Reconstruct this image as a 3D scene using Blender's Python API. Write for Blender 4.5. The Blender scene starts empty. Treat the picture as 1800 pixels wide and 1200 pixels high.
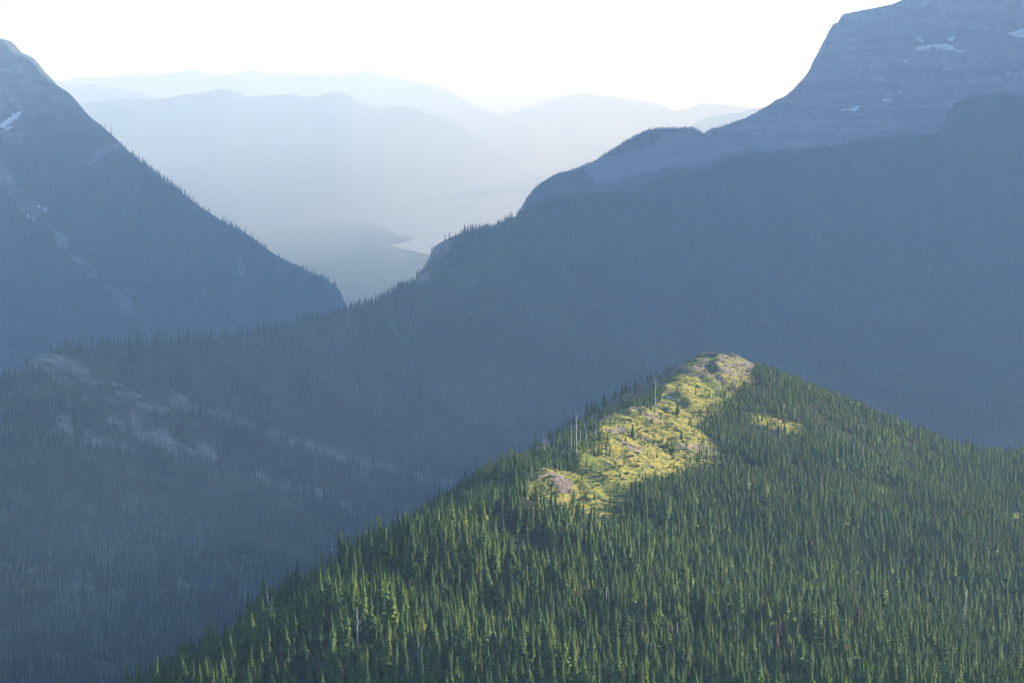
import bpy, math, random
import numpy as np
from mathutils import Vector, Matrix
from mathutils.bvhtree import BVHTree

# ------------------------------------------------------------------ camera, sky, sun, exposure
S = bpy.context.scene
COL = S.collection
rng = np.random.default_rng(7)
random.seed(7)

CZ = 980.0                      # height of the viewpoint above the lake (m)
FPX = 4060.0                    # focal length in pixels of the 1800 px wide photograph
PITCH = math.radians(5.63)

cam_d = bpy.data.cameras.new("camera")
cam = bpy.data.objects.new("camera", cam_d)
COL.objects.link(cam)
cam.location = (0, 0, CZ)
cam.rotation_euler = (math.pi / 2 - PITCH, 0, 0)
cam_d.sensor_width = 36.0
cam_d.lens = 36.0 * FPX / 1800.0
cam_d.clip_start = 1.0
cam_d.clip_end = 300000.0
S.camera = cam

SUN_AZ = math.radians(75)       # clockwise from the viewing direction
SUN_EL = math.radians(15.0)
W = bpy.data.worlds.new("World")
S.world = W
W.use_nodes = True
wn, wl = W.node_tree.nodes, W.node_tree.links
bg = wn["Background"]
sky = wn.new("ShaderNodeTexSky")
sky.sky_type = 'NISHITA'
sky.sun_disc = False
sky.sun_elevation = SUN_EL
sky.sun_rotation = SUN_AZ
sky.altitude = 1800
sky.air_density = 1.0
sky.dust_density = 0.4
sky.ozone_density = 8.0
wl.new(sky.outputs[0], bg.inputs[0])
bg.inputs[1].default_value = 0.064

sun_d = bpy.data.lights.new("sun", 'SUN')
sun_d.energy = 5.0
sun_d.angle = math.radians(0.5)
sun_d.color = (1.0, 0.955, 0.965)
sun = bpy.data.objects.new("sun", sun_d)
COL.objects.link(sun)
SDIR = Vector((math.sin(SUN_AZ) * math.cos(SUN_EL), math.cos(SUN_AZ) * math.cos(SUN_EL), math.sin(SUN_EL)))
sun.rotation_euler = SDIR.to_track_quat('Z', 'Y').to_euler()
sun.location = (3000, 1500, 3000)

S.view_settings.view_transform = 'Standard'
S.view_settings.look = 'None'
S.view_settings.gamma = 1.0
S.view_settings.exposure = 2.0
S.view_settings.use_curve_mapping = False
S.cycles.max_bounces = 4
S.cycles.diffuse_bounces = 1
S.cycles.glossy_bounces = 2
S.cycles.transmission_bounces = 2
S.cycles.volume_bounces = 1
S.cycles.filter_width = 1.2
S.cycles.use_denoising = True
S.cycles.denoiser = 'OPENIMAGEDENOISE'
S.cycles.denoising_prefilter = 'FAST'
S.cycles.transparent_max_bounces = 8

HAZE_DENSITY = 0.000088
HAZE_COLOR = (0.395, 0.675, 1.0)
HAZE_ANISO = 0.3

# ------------------------------------------------------------------ helpers
CP, SP = math.cos(PITCH), math.sin(PITCH)


def at(u, v, Y):
    """photograph pixel (1800 x 1200) at distance Y ahead -> world point(s)"""
    dx = (np.asarray(u, float) - 900.0) / FPX
    dy = (600.0 - np.asarray(v, float)) / FPX
    k = np.asarray(Y, float) / (CP + dy * SP)
    return np.stack([k * dx, k * (CP + dy * SP), CZ + k * (dy * CP - SP)], -1)


def pix(P):
    P = np.asarray(P, float)
    x, y, z = P[..., 0], P[..., 1], P[..., 2] - CZ
    d = y * CP - z * SP
    return 900 + FPX * x / d, 600 - FPX * (y * SP + z * CP) / d, d


def _hash(ix, iy, iz, seed):
    h = (ix.astype(np.int64) * 374761393 + iy.astype(np.int64) * 668265263 + iz.astype(np.int64) * 2147483647 + seed * 974634777) & 0xFFFFFFFF
    h = ((h ^ (h >> 13)) * 1274126177) & 0xFFFFFFFF
    h = ((h ^ (h >> 16)) * 2246822519) & 0xFFFFFFFF
    return ((h ^ (h >> 15)) & 0xFFFFFF) / float(0xFFFFFF) * 2 - 1


def vnoise(x, y, z=None, seed=0):
    x = np.asarray(x, float); y = np.asarray(y, float)
    if z is None:
        ix, iy = np.floor(x), np.floor(y)
        fx, fy = x - ix, y - iy
        fx = fx * fx * fx * (fx * (fx * 6 - 15) + 10); fy = fy * fy * fy * (fy * (fy * 6 - 15) + 10)
        o = np.zeros_like(ix)
        a = _hash(ix, iy, o, seed); b = _hash(ix + 1, iy, o, seed)
        c = _hash(ix, iy + 1, o, seed); d = _hash(ix + 1, iy + 1, o, seed)
        return (a + (b - a) * fx) * (1 - fy) + (c + (d - c) * fx) * fy
    z = np.asarray(z, float)
    iz = np.floor(z); fz = z - iz; fz = fz * fz * (3 - 2 * fz)
    ix, iy = np.floor(x), np.floor(y)
    fx, fy = x - ix, y - iy
    fx = fx * fx * (3 - 2 * fx); fy = fy * fy * (3 - 2 * fy)

    def sl(k):
        a = _hash(ix, iy, k, seed); b = _hash(ix + 1, iy, k, seed)
        c = _hash(ix, iy + 1, k, seed); d = _hash(ix + 1, iy + 1, k, seed)
        return (a + (b - a) * fx) * (1 - fy) + (c + (d - c) * fx) * fy
    return sl(iz) * (1 - fz) + sl(iz + 1) * fz


def fbm(x, y, z=None, octaves=4, seed=0, gain=0.5):
    s, a, n = 0, 1.0, 0
    f = 1.0
    for o in range(octaves):
        s = s + a * vnoise(x * f + 17.3 * o, y * f - 9.1 * o, None if z is None else z * f + 3.7 * o, seed + o)
        n += a
        a *= gain
        f *= 2.03
    return s / n


def ridged(x, y, z=None, octaves=4, seed=0):
    s, a, n, f = 0, 1.0, 0, 1.0
    for o in range(octaves):
        s = s + a * (1 - 2 * np.abs(vnoise(x * f + 11.3 * o, y * f + 5.1 * o, None if z is None else z * f, seed + o)))
        n += a; a *= 0.5; f *= 2.1
    return s / n


def smooth(e0, e1, x):
    t = np.clip((np.asarray(x, float) - e0) / (e1 - e0), 0, 1)
    return t * t * (3 - 2 * t)


def pchip(xs, ys, x):
    """monotone cubic interpolation"""
    xs = np.asarray(xs, float); ys = np.asarray(ys, float); x = np.asarray(x, float)
    h = np.diff(xs); d = np.diff(ys) / h
    m = np.zeros_like(ys)
    if len(xs) > 2:
        w1 = 2 * h[1:] + h[:-1]; w2 = h[1:] + 2 * h[:-1]
        ok = d[:-1] * d[1:] > 0
        with np.errstate(all='ignore'):
            m[1:-1] = np.where(ok, (w1 + w2) / (w1 / d[:-1] + w2 / d[1:]), 0)
    m[0], m[-1] = d[0], d[-1]
    i = np.clip(np.searchsorted(xs, x) - 1, 0, len(xs) - 2)
    t = np.clip((x - xs[i]) / h[i], 0, 1)
    t2, t3 = t * t, t * t * t
    return (2 * t3 - 3 * t2 + 1) * ys[i] + (t3 - 2 * t2 + t) * h[i] * m[i] + (-2 * t3 + 3 * t2) * ys[i + 1] + (t3 - t2) * h[i] * m[i + 1]


def in_poly(x, y, poly):
    p = np.asarray(poly, float)
    inside = np.zeros(np.shape(x), bool)
    j = len(p) - 1
    for i in range(len(p)):
        c = ((p[i, 1] > y) != (p[j, 1] > y))
        with np.errstate(all='ignore'):
            xi = (p[j, 0] - p[i, 0]) * (y - p[i, 1]) / (p[j, 1] - p[i, 1]) + p[i, 0]
        inside ^= c & (x < xi)
        j = i
    return inside


def poly_dist(x, y, poly, closed=True):
    p = np.asarray(poly, float)
    d = np.full(np.shape(x), 1e18)
    n = len(p)
    for i in range(n if closed else n - 1):
        a, b = p[i], p[(i + 1) % n]
        ab = b - a
        t = np.clip(((x - a[0]) * ab[0] + (y - a[1]) * ab[1]) / max(1e-9, ab @ ab), 0, 1)
        d = np.minimum(d, np.hypot(x - a[0] - t * ab[0], y - a[1] - t * ab[1]))
    return d


def mesh_from(name, V, F, mats, attrs=None, smooth_shade=True, mat_idx=None, tone=None):
    me = bpy.data.meshes.new(name)
    V = np.asarray(V, np.float32)
    if isinstance(F, np.ndarray):
        nf, k = F.shape
        me.vertices.add(len(V)); me.vertices.foreach_set("co", V.ravel())
        me.loops.add(nf * k); me.loops.foreach_set("vertex_index", F.astype(np.int32).ravel())
        me.polygons.add(nf)
        me.polygons.foreach_set("loop_start", np.arange(0, nf * k, k, dtype=np.int32))
        me.polygons.foreach_set("loop_total", np.full(nf, k, np.int32))
    else:
        me.from_pydata([tuple(map(float, v)) for v in V], [], [tuple(int(i) for i in f) for f in F])
    for m in (mats if isinstance(mats, (list, tuple)) else [mats]):
        me.materials.append(m)
    if mat_idx is not None:
        me.polygons.foreach_set("material_index", np.asarray(mat_idx, np.int32))
    for k_, a in (attrs or {}).items():
        at_ = me.attributes.new(k_, 'FLOAT', 'POINT')
        at_.data.foreach_set("value", np.asarray(a, np.float32).ravel())
    if tone is not None:
        at_ = me.attributes.new('tone', 'FLOAT', 'FACE')
        at_.data.foreach_set('value', np.asarray(tone, np.float32))
    me.update(calc_edges=True)
    me.polygons.foreach_set("use_smooth", np.full(len(me.polygons), smooth_shade))
    return me


def grid_faces(n, m):
    i = np.arange(n - 1)[:, None] * m + np.arange(m - 1)[None, :]
    return np.stack([i, i + 1, i + m + 1, i + m], -1).reshape(-1, 4)


def obj(name, me, parent=None, loc=None):
    o = bpy.data.objects.new(name, me)
    COL.objects.link(o)
    if parent is not None:
        o.parent = parent
    if loc is not None:
        o.location = loc
    return o


def tag(o, label=None, cat=None, group=None, kind=None):
    if label: o["label"] = label
    if cat: o["category"] = cat
    if group: o["group"] = group
    if kind: o["kind"] = kind
    return o


# ------------------------------------------------------------------ materials
class NT:
    def __init__(self, name):
        self.m = bpy.data.materials.new(name)
        self.m.use_nodes = True
        self.t = self.m.node_tree
        self.n, self.l = self.t.nodes, self.t.links
        self.b = self.n["Principled BSDF"]
        self.b.inputs["Roughness"].default_value = 0.95
        self.b.inputs["Specular IOR Level"].default_value = 0.15

    def link(self, a, b): self.l.new(a, b)

    def coord(self):
        return self.n.new("ShaderNodeNewGeometry").outputs["Position"]

    def objcoord(self):
        return self.n.new("ShaderNodeTexCoord").outputs["Object"]

    def attr(self, name):
        a = self.n.new("ShaderNodeAttribute"); a.attribute_name = name
        return a.outputs["Fac"]

    def noise(self, vec, scale, detail=4, rough=0.6, dist=0.0, sc=(1, 1, 1)):
        mp = self.n.new("ShaderNodeMapping"); mp.inputs["Scale"].default_value = sc
        self.link(vec, mp.inputs[0])
        t = self.n.new("ShaderNodeTexNoise")
        t.inputs["Scale"].default_value = scale; t.inputs["Detail"].default_value = detail
        t.inputs["Roughness"].default_value = rough; t.inputs["Distortion"].default_value = dist
        self.link(mp.outputs[0], t.inputs["Vector"])
        return t.outputs["Fac"]

    def ramp(self, fac, stops, interp='LINEAR'):
        r = self.n.new("ShaderNodeValToRGB")
        r.color_ramp.interpolation = interp
        e = r.color_ramp.elements
        while len(e) < len(stops): e.new(0.5)
        for el, (p, c) in zip(e, stops):
            el.position = p
            el.color = (c[0], c[1], c[2], 1) if isinstance(c, (tuple, list)) else (c, c, c, 1)
        self.link(fac, r.inputs[0])
        return r.outputs[0]

    def mix(self, fac, a, b, mode='MIX'):
        x = self.n.new("ShaderNodeMix"); x.data_type = 'RGBA'; x.blend_type = mode
        for s, v in ((x.inputs[0], fac), (x.inputs[6], a), (x.inputs[7], b)):
            if isinstance(v, (int, float)): s.default_value = v
            elif isinstance(v, tuple): s.default_value = (*v, 1)
            else: self.link(v, s)
        return x.outputs[2]

    def math(self, op, a, b=0.0):
        x = self.n.new("ShaderNodeMath"); x.operation = op
        for s, v in ((x.inputs[0], a), (x.inputs[1], b)):
            if isinstance(v, (int, float)): s.default_value = v
            else: self.link(v, s)
        return x.outputs[0]

    def color(self, c):
        if isinstance(c, tuple): self.b.inputs["Base Color"].default_value = (*c, 1)
        else: self.link(c, self.b.inputs["Base Color"])
        return self

    def bump(self, h, strength=0.5, dist=1.0):
        b = self.n.new("ShaderNodeBump"); b.inputs["Strength"].default_value = strength; b.inputs["Distance"].default_value = dist
        self.link(h, b.inputs["Height"]); self.link(b.outputs[0], self.b.inputs["Normal"])
        return self


def foliage(name, stops, stand=0.015, lo=0.8, hi=1.15, bough=True):
    """needle colour, varying from tree to tree"""
    t = NT(name)
    r = t.n.new("ShaderNodeObjectInfo").outputs["Random"]
    c = t.ramp(r, stops)
    g = t.noise(t.objcoord(), 0.9, 2)
    c = t.mix(t.ramp(g, [(0.35, 0.0), (0.7, 0.45)]), c, (0.062, 0.062, 0.018))
    st = t.noise(t.coord(), stand, 4, 0.6)
    c = t.mix(1.0, c, t.ramp(st, [(0.35, lo), (0.65, hi)]), 'MULTIPLY')
    if bough:
        x = t.n.new("ShaderNodeVectorMath"); x.operation = 'SCALE'
        t.link(c, x.inputs[0]); t.link(t.attr("tone"), x.inputs["Scale"])
        c = x.outputs[0]
    t.color(c)
    return t.m


M_NEEDLE = foliage("needles", [(0.0, (0.028, 0.085, 0.022)), (0.3, (0.056, 0.128, 0.019)), (0.6, (0.092, 0.145, 0.014)), (0.85, (0.038, 0.102, 0.027)), (1.0, (0.118, 0.145, 0.014))])
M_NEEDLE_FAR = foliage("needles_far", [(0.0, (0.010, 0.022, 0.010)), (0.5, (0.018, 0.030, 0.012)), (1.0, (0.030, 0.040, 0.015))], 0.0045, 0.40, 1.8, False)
M_BROWN = foliage("needles_brown", [(0.0, (0.085, 0.058, 0.034)), (1.0, (0.125, 0.075, 0.045))])


def bark_mat(name, c0, c1):
    t = NT(name)
    t.color(t.ramp(t.noise(t.objcoord(), 2.0, 4, sc=(3, 3, 0.4)), [(0.3, c0), (0.7, c1)]))
    return t.m


M_BARK = bark_mat("bark", (0.07, 0.055, 0.045), (0.16, 0.13, 0.11))
M_DEADWOOD = bark_mat("weathered_wood", (0.30, 0.28, 0.26), (0.55, 0.53, 0.50))


def meadow_mat():
    t = NT("meadow_ground")
    p = t.coord()
    n1 = t.noise(p, 0.03, 7, 0.68, 0.8)
    grass = t.ramp(n1, [(0.34, (0.10, 0.16, 0.026)), (0.44, (0.22, 0.25, 0.038)), (0.52, (0.38, 0.34, 0.062)), (0.58, (0.24, 0.27, 0.044)), (0.66, (0.46, 0.345, 0.13)), (0.74, (0.42, 0.31, 0.17))])
    n2 = t.noise(p, 0.22, 5, 0.75)
    n3 = t.noise(p, 0.8, 4, 0.7)
    grass = t.mix(t.ramp(n2, [(0.49, 0.0), (0.56, 0.8)]), grass, (0.05, 0.095, 0.018))
    grass = t.mix(t.ramp(n3, [(0.52, 0.0), (0.62, 0.6)]), grass, (0.05, 0.07, 0.02))
    rock = t.ramp(t.noise(p, 0.5, 6, 0.75), [(0.32, (0.07, 0.066, 0.056)), (0.5, (0.16, 0.148, 0.122)), (0.68, (0.28, 0.258, 0.215))])
    rk = t.math('ADD', t.attr("rock"), t.math('MULTIPLY', t.math('SUBTRACT', n2, 0.5), 1.5))
    c = t.mix(t.ramp(rk, [(0.44, 0.0), (0.54, 1.0)]), grass, rock)
    litter = t.ramp(n2, [(0.3, (0.014, 0.022, 0.008)), (0.6, (0.028, 0.038, 0.012)), (0.8, (0.05, 0.065, 0.018))])
    c = t.mix(t.attr("forest"), c, litter)
    t.color(c)
    t.bump(t.math('ADD', t.math('MULTIPLY', n2, 1.4), t.math('MULTIPLY', n3, 0.8)), 1.0, 1.8)
    return t.m


def slope_mat(name, veg0, veg1, rock0, rock1, vscale=0.01):
    """forest floor and scrub with bare rock where the 'rock' attribute says"""
    t = NT(name)
    p = t.coord()
    n1 = t.noise(p, vscale, 8, 0.65, 0.3)
    veg = t.ramp(n1, [(0.35, veg0), (0.65, veg1)])
    n2 = t.noise(p, vscale * 4, 6, 0.7, 0.2, sc=(1, 1, 0.5))
    rock = t.ramp(n2, [(0.3, rock0), (0.7, rock1)])
    rk = t.math('ADD', t.attr("rock"), t.math('MULTIPLY', t.math('SUBTRACT', n2, 0.5), 1.1))
    c = t.mix(t.ramp(rk, [(0.16, 0.0), (0.34, 1.0)]), veg, tuple(0.62 * a + 0.38 * b for a, b in zip(rock0, rock1)))
    t.color(t.mix(t.ramp(rk, [(0.44, 0.0), (0.62, 1.0)]), c, rock))
    t.bump(n2, 0.7, 0.12 / vscale)
    return t.m


def strata_mat(name, c0, c1, c2):
    t = NT(name)
    p = t.coord()
    st = t.noise(p, 0.009, 7, 0.72, 1.2, sc=(0.22, 0.22, 2.0))
    n2 = t.noise(p, 0.006, 7, 0.65)
    c = t.ramp(st, [(0.38, c0), (0.5, c1), (0.6, c2)])
    vs = t.noise(p, 0.03, 6, 0.7, 0.3, sc=(1.2, 1.2, 0.14))
    c = t.mix(t.ramp(vs, [(0.42, 0.0), (0.62, 0.75)]), c, c0)
    veg = t.math('ADD', t.attr("veg"), t.math('MULTIPLY', t.math('SUBTRACT', n2, 0.5), 1.2))
    c = t.mix(t.ramp(veg, [(0.42, 0.0), (0.62, 1.0)]), c, (0.018, 0.028, 0.014))
    t.color(c)
    t.bump(st, 0.8, 12.0)
    return t.m


M_MEADOW = meadow_mat()
M_MIDSLOPE = slope_mat("forest_slope", (0.03, 0.042, 0.018), (0.075, 0.085, 0.040), (0.06, 0.048, 0.038), (0.34, 0.285, 0.24), 0.02)
M_KNOLL = slope_mat("knoll_slope", (0.03, 0.04, 0.02), (0.06, 0.065, 0.035), (0.17, 0.15, 0.13), (0.30, 0.27, 0.25), 0.006)
M_CLIFF = strata_mat("stratified_rock", (0.025, 0.025, 0.027), (0.11, 0.104, 0.10), (0.24, 0.228, 0.215))
M_LEFTMT = strata_mat("left_mountain_rock", (0.03, 0.03, 0.03), (0.11, 0.102, 0.096), (0.22, 0.20, 0.185))
M_FAR = slope_mat("distant_slope", (0.006, 0.016, 0.010), (0.014, 0.028, 0.016), (0.018, 0.030, 0.020), (0.032, 0.042, 0.030), 0.0008)
M_VALLEY = slope_mat("valley_forest", (0.012, 0.030, 0.014), (0.075, 0.115, 0.050), (0.03, 0.06, 0.03), (0.10, 0.14, 0.06), 0.0035)


def snow_mat():
    t = NT("old_snow")
    t.color(t.ramp(t.noise(t.coord(), 0.05, 5, 0.7), [(0.3, (0.62, 0.63, 0.66)), (0.7, (0.85, 0.86, 0.88))]))
    return t.m


M_SNOW = snow_mat()


def water_mat():
    t = NT("lake_water")
    t.color((0.03, 0.08, 0.12))
    t.b.inputs["Roughness"].default_value = 0.03
    t.b.inputs["Specular IOR Level"].default_value = 0.5
    t.b.inputs["IOR"].default_value = 1.33
    n = t.noise(t.coord(), 0.02, 4, 0.6)
    t.bump(n, 0.015, 2.0)
    return t.m


M_WATER = water_mat()

# ------------------------------------------------------------------ loft: a mountain side between guide lines
def loft(name, guides, u0, u1, nu, rows, mat, noise=(0, 100, 0), fine=(0, 20, 0), back=((600, -350), (2500, -1500)), attr_fn=None, seed=1, gully=None, strata=None):
    """guides: from crest to foot, each [(u, v, Y), ...] over the photograph's columns;
    rows: rows of the mesh between neighbouring guides; back: (further, lower) lines behind the crest"""
    us = np.linspace(u0, u1, nu)
    lines = []
    for g in guides:
        g = np.asarray(g, float)
        lines.append(at(us, pchip(g[:, 0], g[:, 1], us), pchip(g[:, 0], g[:, 2], us)))
    L = []
    crest = lines[0]
    for dy, dz in reversed(back):
        q = crest.copy(); q[:, 1] += dy; q[:, 2] = np.maximum(q[:, 2] + dz, -20)
        L.append(q)
    nb = len(L)
    L += lines
    L = np.array(L)                                     # guides x nu x 3
    K = [0]
    for r in ([8] * nb + list(rows)):
        K.append(K[-1] + r)
    n = K[-1] + 1
    s = np.arange(n)
    V = np.zeros((n, nu, 3))
    for c in range(3):
        for j in range(nu):
            pass
    # catmull-like interpolation over the guides (pchip on every column at once)
    K = np.array(K, float)
    h = np.diff(K)[:, None, None]
    d = np.diff(L, axis=0) / h
    m = np.zeros_like(L)
    ok = d[:-1] * d[1:] > 0
    with np.errstate(all='ignore'):
        hm = 2.0 / (1.0 / d[:-1] + 1.0 / d[1:])
    m[1:-1] = np.where(ok, hm, 0)
    m[0], m[-1] = d[0], d[-1]
    for k in range(len(L) - 1):
        a, b = int(K[k]), int(K[k + 1])
        t = ((s[a:b + 1] - a) / (b - a))[:, None, None]
        t2, t3 = t * t, t * t * t
        hh = b - a
        V[a:b + 1] = (2 * t3 - 3 * t2 + 1) * L[k] + (t3 - 2 * t2 + t) * hh * m[k] + (-2 * t3 + 3 * t2) * L[k + 1] + (t3 - t2) * hh * m[k + 1]
    ci = int(K[nb])                                     # row of the crest
    away = np.abs(s - ci) / max(1, K[nb + 1] - K[nb])
    w = np.clip(away, 0, 1)[:, None]
    x, y, z = V[..., 0].copy(), V[..., 1].copy(), V[..., 2].copy()
    amp, sc, sd = noise
    if amp:
        V[..., 2] += amp * w * fbm(x / sc, y / sc, None, 5, seed)
    if gully:
        ga, gs = gully
        sl = (s - ci)[:, None]
        V[..., 2] -= ga * np.clip(w, 0, 1) * ridged(x / gs + 0.3 * fbm(x / gs, z / gs, None, 3, seed + 9), z / (gs * 6), None, 3, seed + 5)
        V[..., 1] += 0.6 * ga * np.clip(w, 0, 1) * ridged(x / gs, z / (gs * 5), None, 4, seed + 6)
    amp, sc, sd = fine
    if amp:
        V[..., 2] += amp * fbm(x / sc, y / sc, z / sc, 4, seed + 3) * np.clip(0.6 + w, 0, 1)
        V[..., 1] += amp * fbm(x / sc, z / sc, y / sc, 4, seed + 4)
    if strata:                                          # ledges: steep risers and narrow treads
        amp, per, vmax = strata
        z = V[..., 2] + 1.6 * per * fbm(x / 700, V[..., 2] / 500, None, 4, seed + 11) + 0.05 * x
        for a_, p_ in ((amp, per), (amp * .45, per * .37)):
            q = z / p_
            fr = q - np.floor(q)
            V[..., 1] += a_ * (fr - smooth(0.55, 1.0, fr)) * np.clip(0.3 + 1.2 * w, 0, 1) * np.clip(0.45 + 1.3 * fbm(x / 170, z / 70, None, 4, seed + 12), 0, 1.4)
    info = dict(V=V, ci=ci, us=us, n=n, nu=nu)
    P = V.reshape(-1, 3)
    uu, vv, dd = pix(P)
    attrs = attr_fn(P, uu, vv) if attr_fn else {"rock": np.zeros(len(P))}
    info.update(P=P, attrs=attrs, u=uu, v=vv)
    me = mesh_from(name, P, grid_faces(n, nu)[:, ::-1], mat, attrs)
    info["obj"] = tag(obj(name, me), kind="structure")
    return info


def crest(pts, Y):
    """attach distances to a (u, v) outline; Y = [(u, Y), ...]"""
    p = np.asarray(pts, float)
    yy = np.interp(p[:, 0], [a for a, b in Y], [b for a, b in Y])
    return np.column_stack([p, yy])


# ------------------------------------------------------------------ valley floor and lake
LAKE_UV = [(612, 382), (640, 366), (720, 352), (800, 338), (870, 326), (945, 313), (1060, 303), (1180, 302), (1190, 330),
           (1080, 400), (960, 440), (860, 455), (770, 448), (738, 444), (712, 437), (683, 431), (700, 428), (722, 424), (731, 418), (722, 414),
           (700, 412), (686, 406), (672, 398), (650, 389), (625, 384)]


def floor_pt(u, v):
    dx = (u - 900.0) / FPX; dy = (600.0 - v) / FPX
    k = CZ / (SP - dy * CP)
    return (k * dx, k * (CP + dy * SP))


LAKE = np.array([floor_pt(u, v) for u, v in LAKE_UV])


def build_floor():
    # rows spaced by distance so that the near part is finer
    ys = np.concatenate([np.linspace(-4000, 10200, 55), np.linspace(10400, 23000, 280), np.linspace(23100, 39000, 180), np.linspace(44500, 70000, 40)])
    xs = np.concatenate([np.linspace(-45000, -8000, 40), np.linspace(-7900, 8000, 380), np.linspace(8200, 45000, 40)])
    X, Y = np.meshgrid(xs, ys)
    wob = 1.0
    xd = X + 90 * fbm(X / 700, Y / 900, None, 4, 31) * wob
    yd = Y + 160 * fbm(X / 700, Y / 900, None, 4, 37) * wob
    ins = in_poly(xd, yd, LAKE)
    d = poly_dist(xd, yd, LAKE)
    sd = np.where(ins, -d, d)
    Z = 6 * smooth(0, 120, sd) - 25 * smooth(0, 200, -sd)
    Z += smooth(100, 2500, sd) * (20 + 28 * fbm(X / 1500, Y / 1100, None, 5, 41))
    fa = smooth(0, 200, sd)
    Z += 3.5 * fa * fbm(X / 60, Y / 90, None, 3, 45)
    P = np.stack([X, Y, Z], -1).reshape(-1, 3)
    rock = 0.15 + 0.5 * fbm(P[:, 0] / 900, P[:, 1] / 1500, None, 4, 51)
    me = mesh_from("valley_floor", P, grid_faces(len(ys), len(xs)), M_VALLEY, {"rock": rock})
    o = tag(obj("valley_floor", me), "forested valley floor beyond the ridges, reaching to the lake", kind="structure")
    b = [(LAKE[:, 0].min() - 800, LAKE[:, 1].min() - 800), (LAKE[:, 0].max() + 800, LAKE[:, 1].max() + 800)]
    V = [(b[0][0], b[0][1], 0), (b[1][0], b[0][1], 0), (b[1][0], b[1][1], 0), (b[0][0], b[1][1], 0)]
    tag(obj("lake", mesh_from("lake", V, [(0, 1, 2, 3)], M_WATER)), "pale blue lake lying in the far valley", kind="structure")


build_floor()

# ------------------------------------------------------------------ far ranges
def far_range(pts, Y, foot, label, seed, amp=80, sc=2200, u0=None, u1=None, nu=260, gully=(70, 1300)):
    c = crest(pts, Y)
    u0 = c[0, 0] if u0 is None else u0; u1 = c[-1, 0] if u1 is None else u1
    mid = c.copy(); f = np.asarray(foot, float)
    fv = np.interp(c[:, 0], f[:, 0], f[:, 1]); fy = np.interp(c[:, 0], f[:, 0], f[:, 2])
    mid[:, 1] = c[:, 1] + 0.45 * (fv - c[:, 1]); mid[:, 2] = c[:, 2] + 0.45 * (fy - c[:, 2])
    low = c.copy(); low[:, 1] = fv; low[:, 2] = fy
    i = loft("mountain", [c, mid, low], u0, u1, nu, (30, 30), M_FAR, (amp, sc, 0), (7, 260, 0), ((1500, -400), (5000, -2200)), seed=seed, gully=gully,
             attr_fn=lambda P, u, v: {"rock": -0.1 + 0.4 * fbm(P[:, 0] / 1500, P[:, 1] / 1500, None, 4, seed)})
    i["obj"]["label"] = label
    return i


far_range([(-400, 190), (-100, 170), (60, 165), (130, 181), (180, 179), (225, 172), (275, 175), (330, 166), (362, 163), (390, 156), (415, 162), (440, 170), (480, 167), (510, 165), (545, 171), (575, 164), (592, 160), (612, 166), (635, 181), (665, 190), (690, 186), (712, 187), (738, 194), (765, 203), (785, 206), (800, 214), (825, 231), (850, 249), (880, 270), (910, 290), (940, 304), (980, 320)],
          [(-400, 23500), (300, 24500), (600, 26000), (940, 32000), (980, 32500)], [(-400, 400, 16500), (100, 400, 17000), (400, 395, 19200), (600, 383, 21700), (800, 340, 27500), (940, 314, 31500), (980, 322, 32000)],
          "broad hazy blue mountain rising behind the lake's far shore", 101)
far_range([(-300, 160), (20, 155), (100, 144), (145, 136), (185, 136), (240, 129), (285, 130), (320, 126), (337, 122), (360, 128), (395, 131), (425, 126), (441, 123), (470, 129), (510, 129), (545, 132), (555, 129), (600, 131), (630, 127), (652, 124), (672, 132), (695, 135), (725, 143), (760, 149), (790, 158), (808, 170), (830, 184), (860, 196), (885, 203), (940, 230)],
          [(-300, 33500), (940, 35000)], [(-300, 290, 31000), (940, 290, 33000)], "pale long mountain range on the skyline behind the hazy blue mountain", 111, amp=60, gully=(60, 1500), nu=200)
far_range([(-200, 120), (60, 130), (100, 142), (120, 150), (150, 148), (190, 153), (235, 160), (262, 168), (285, 176), (330, 200)],
          [(-200, 29000), (330, 29000)], [(-200, 300, 26500), (330, 300, 26500)], "small pale hill peeking out behind the dark steep mountain's shoulder", 117, amp=50, gully=(50, 1200), nu=120)
far_range([(760, 250), (820, 225), (866, 205), (885, 200), (910, 195), (945, 182), (980, 172), (1005, 166), (1025, 163), (1055, 168), (1085, 170), (1110, 176), (1140, 178), (1165, 186), (1190, 194), (1210, 190), (1235, 182), (1260, 183), (1290, 186), (1320, 189), (1400, 200), (1600, 210), (2000, 190)],
          [(760, 37000), (2000, 37000)], [(760, 316, 34500), (940, 311, 35000), (1300, 300, 35500), (2000, 300, 35000)], "very pale hazy mountain across the lake with a rounded top", 123, amp=80, nu=200)
far_range([(1100, 270), (1180, 240), (1215, 221), (1240, 208), (1270, 201), (1300, 198), (1335, 190), (1400, 185), (1800, 160)],
          [(1100, 29500), (1800, 29000)], [(1100, 300, 28000), (1800, 290, 27000)], "low hazy hill tucked behind the cliff mountain's long slope", 127, amp=40, gully=(40, 900), nu=100)
far_range([(500, 190), (760, 178), (840, 168), (900, 165), (960, 164), (1010, 168), (1100, 185)],
          [(500, 46000), (1100, 46000)], [(500, 250, 43000), (1100, 250, 43000)], "faintest mountain range visible in the gap on the skyline", 131, amp=30, gully=(30, 2500), nu=100)

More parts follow.
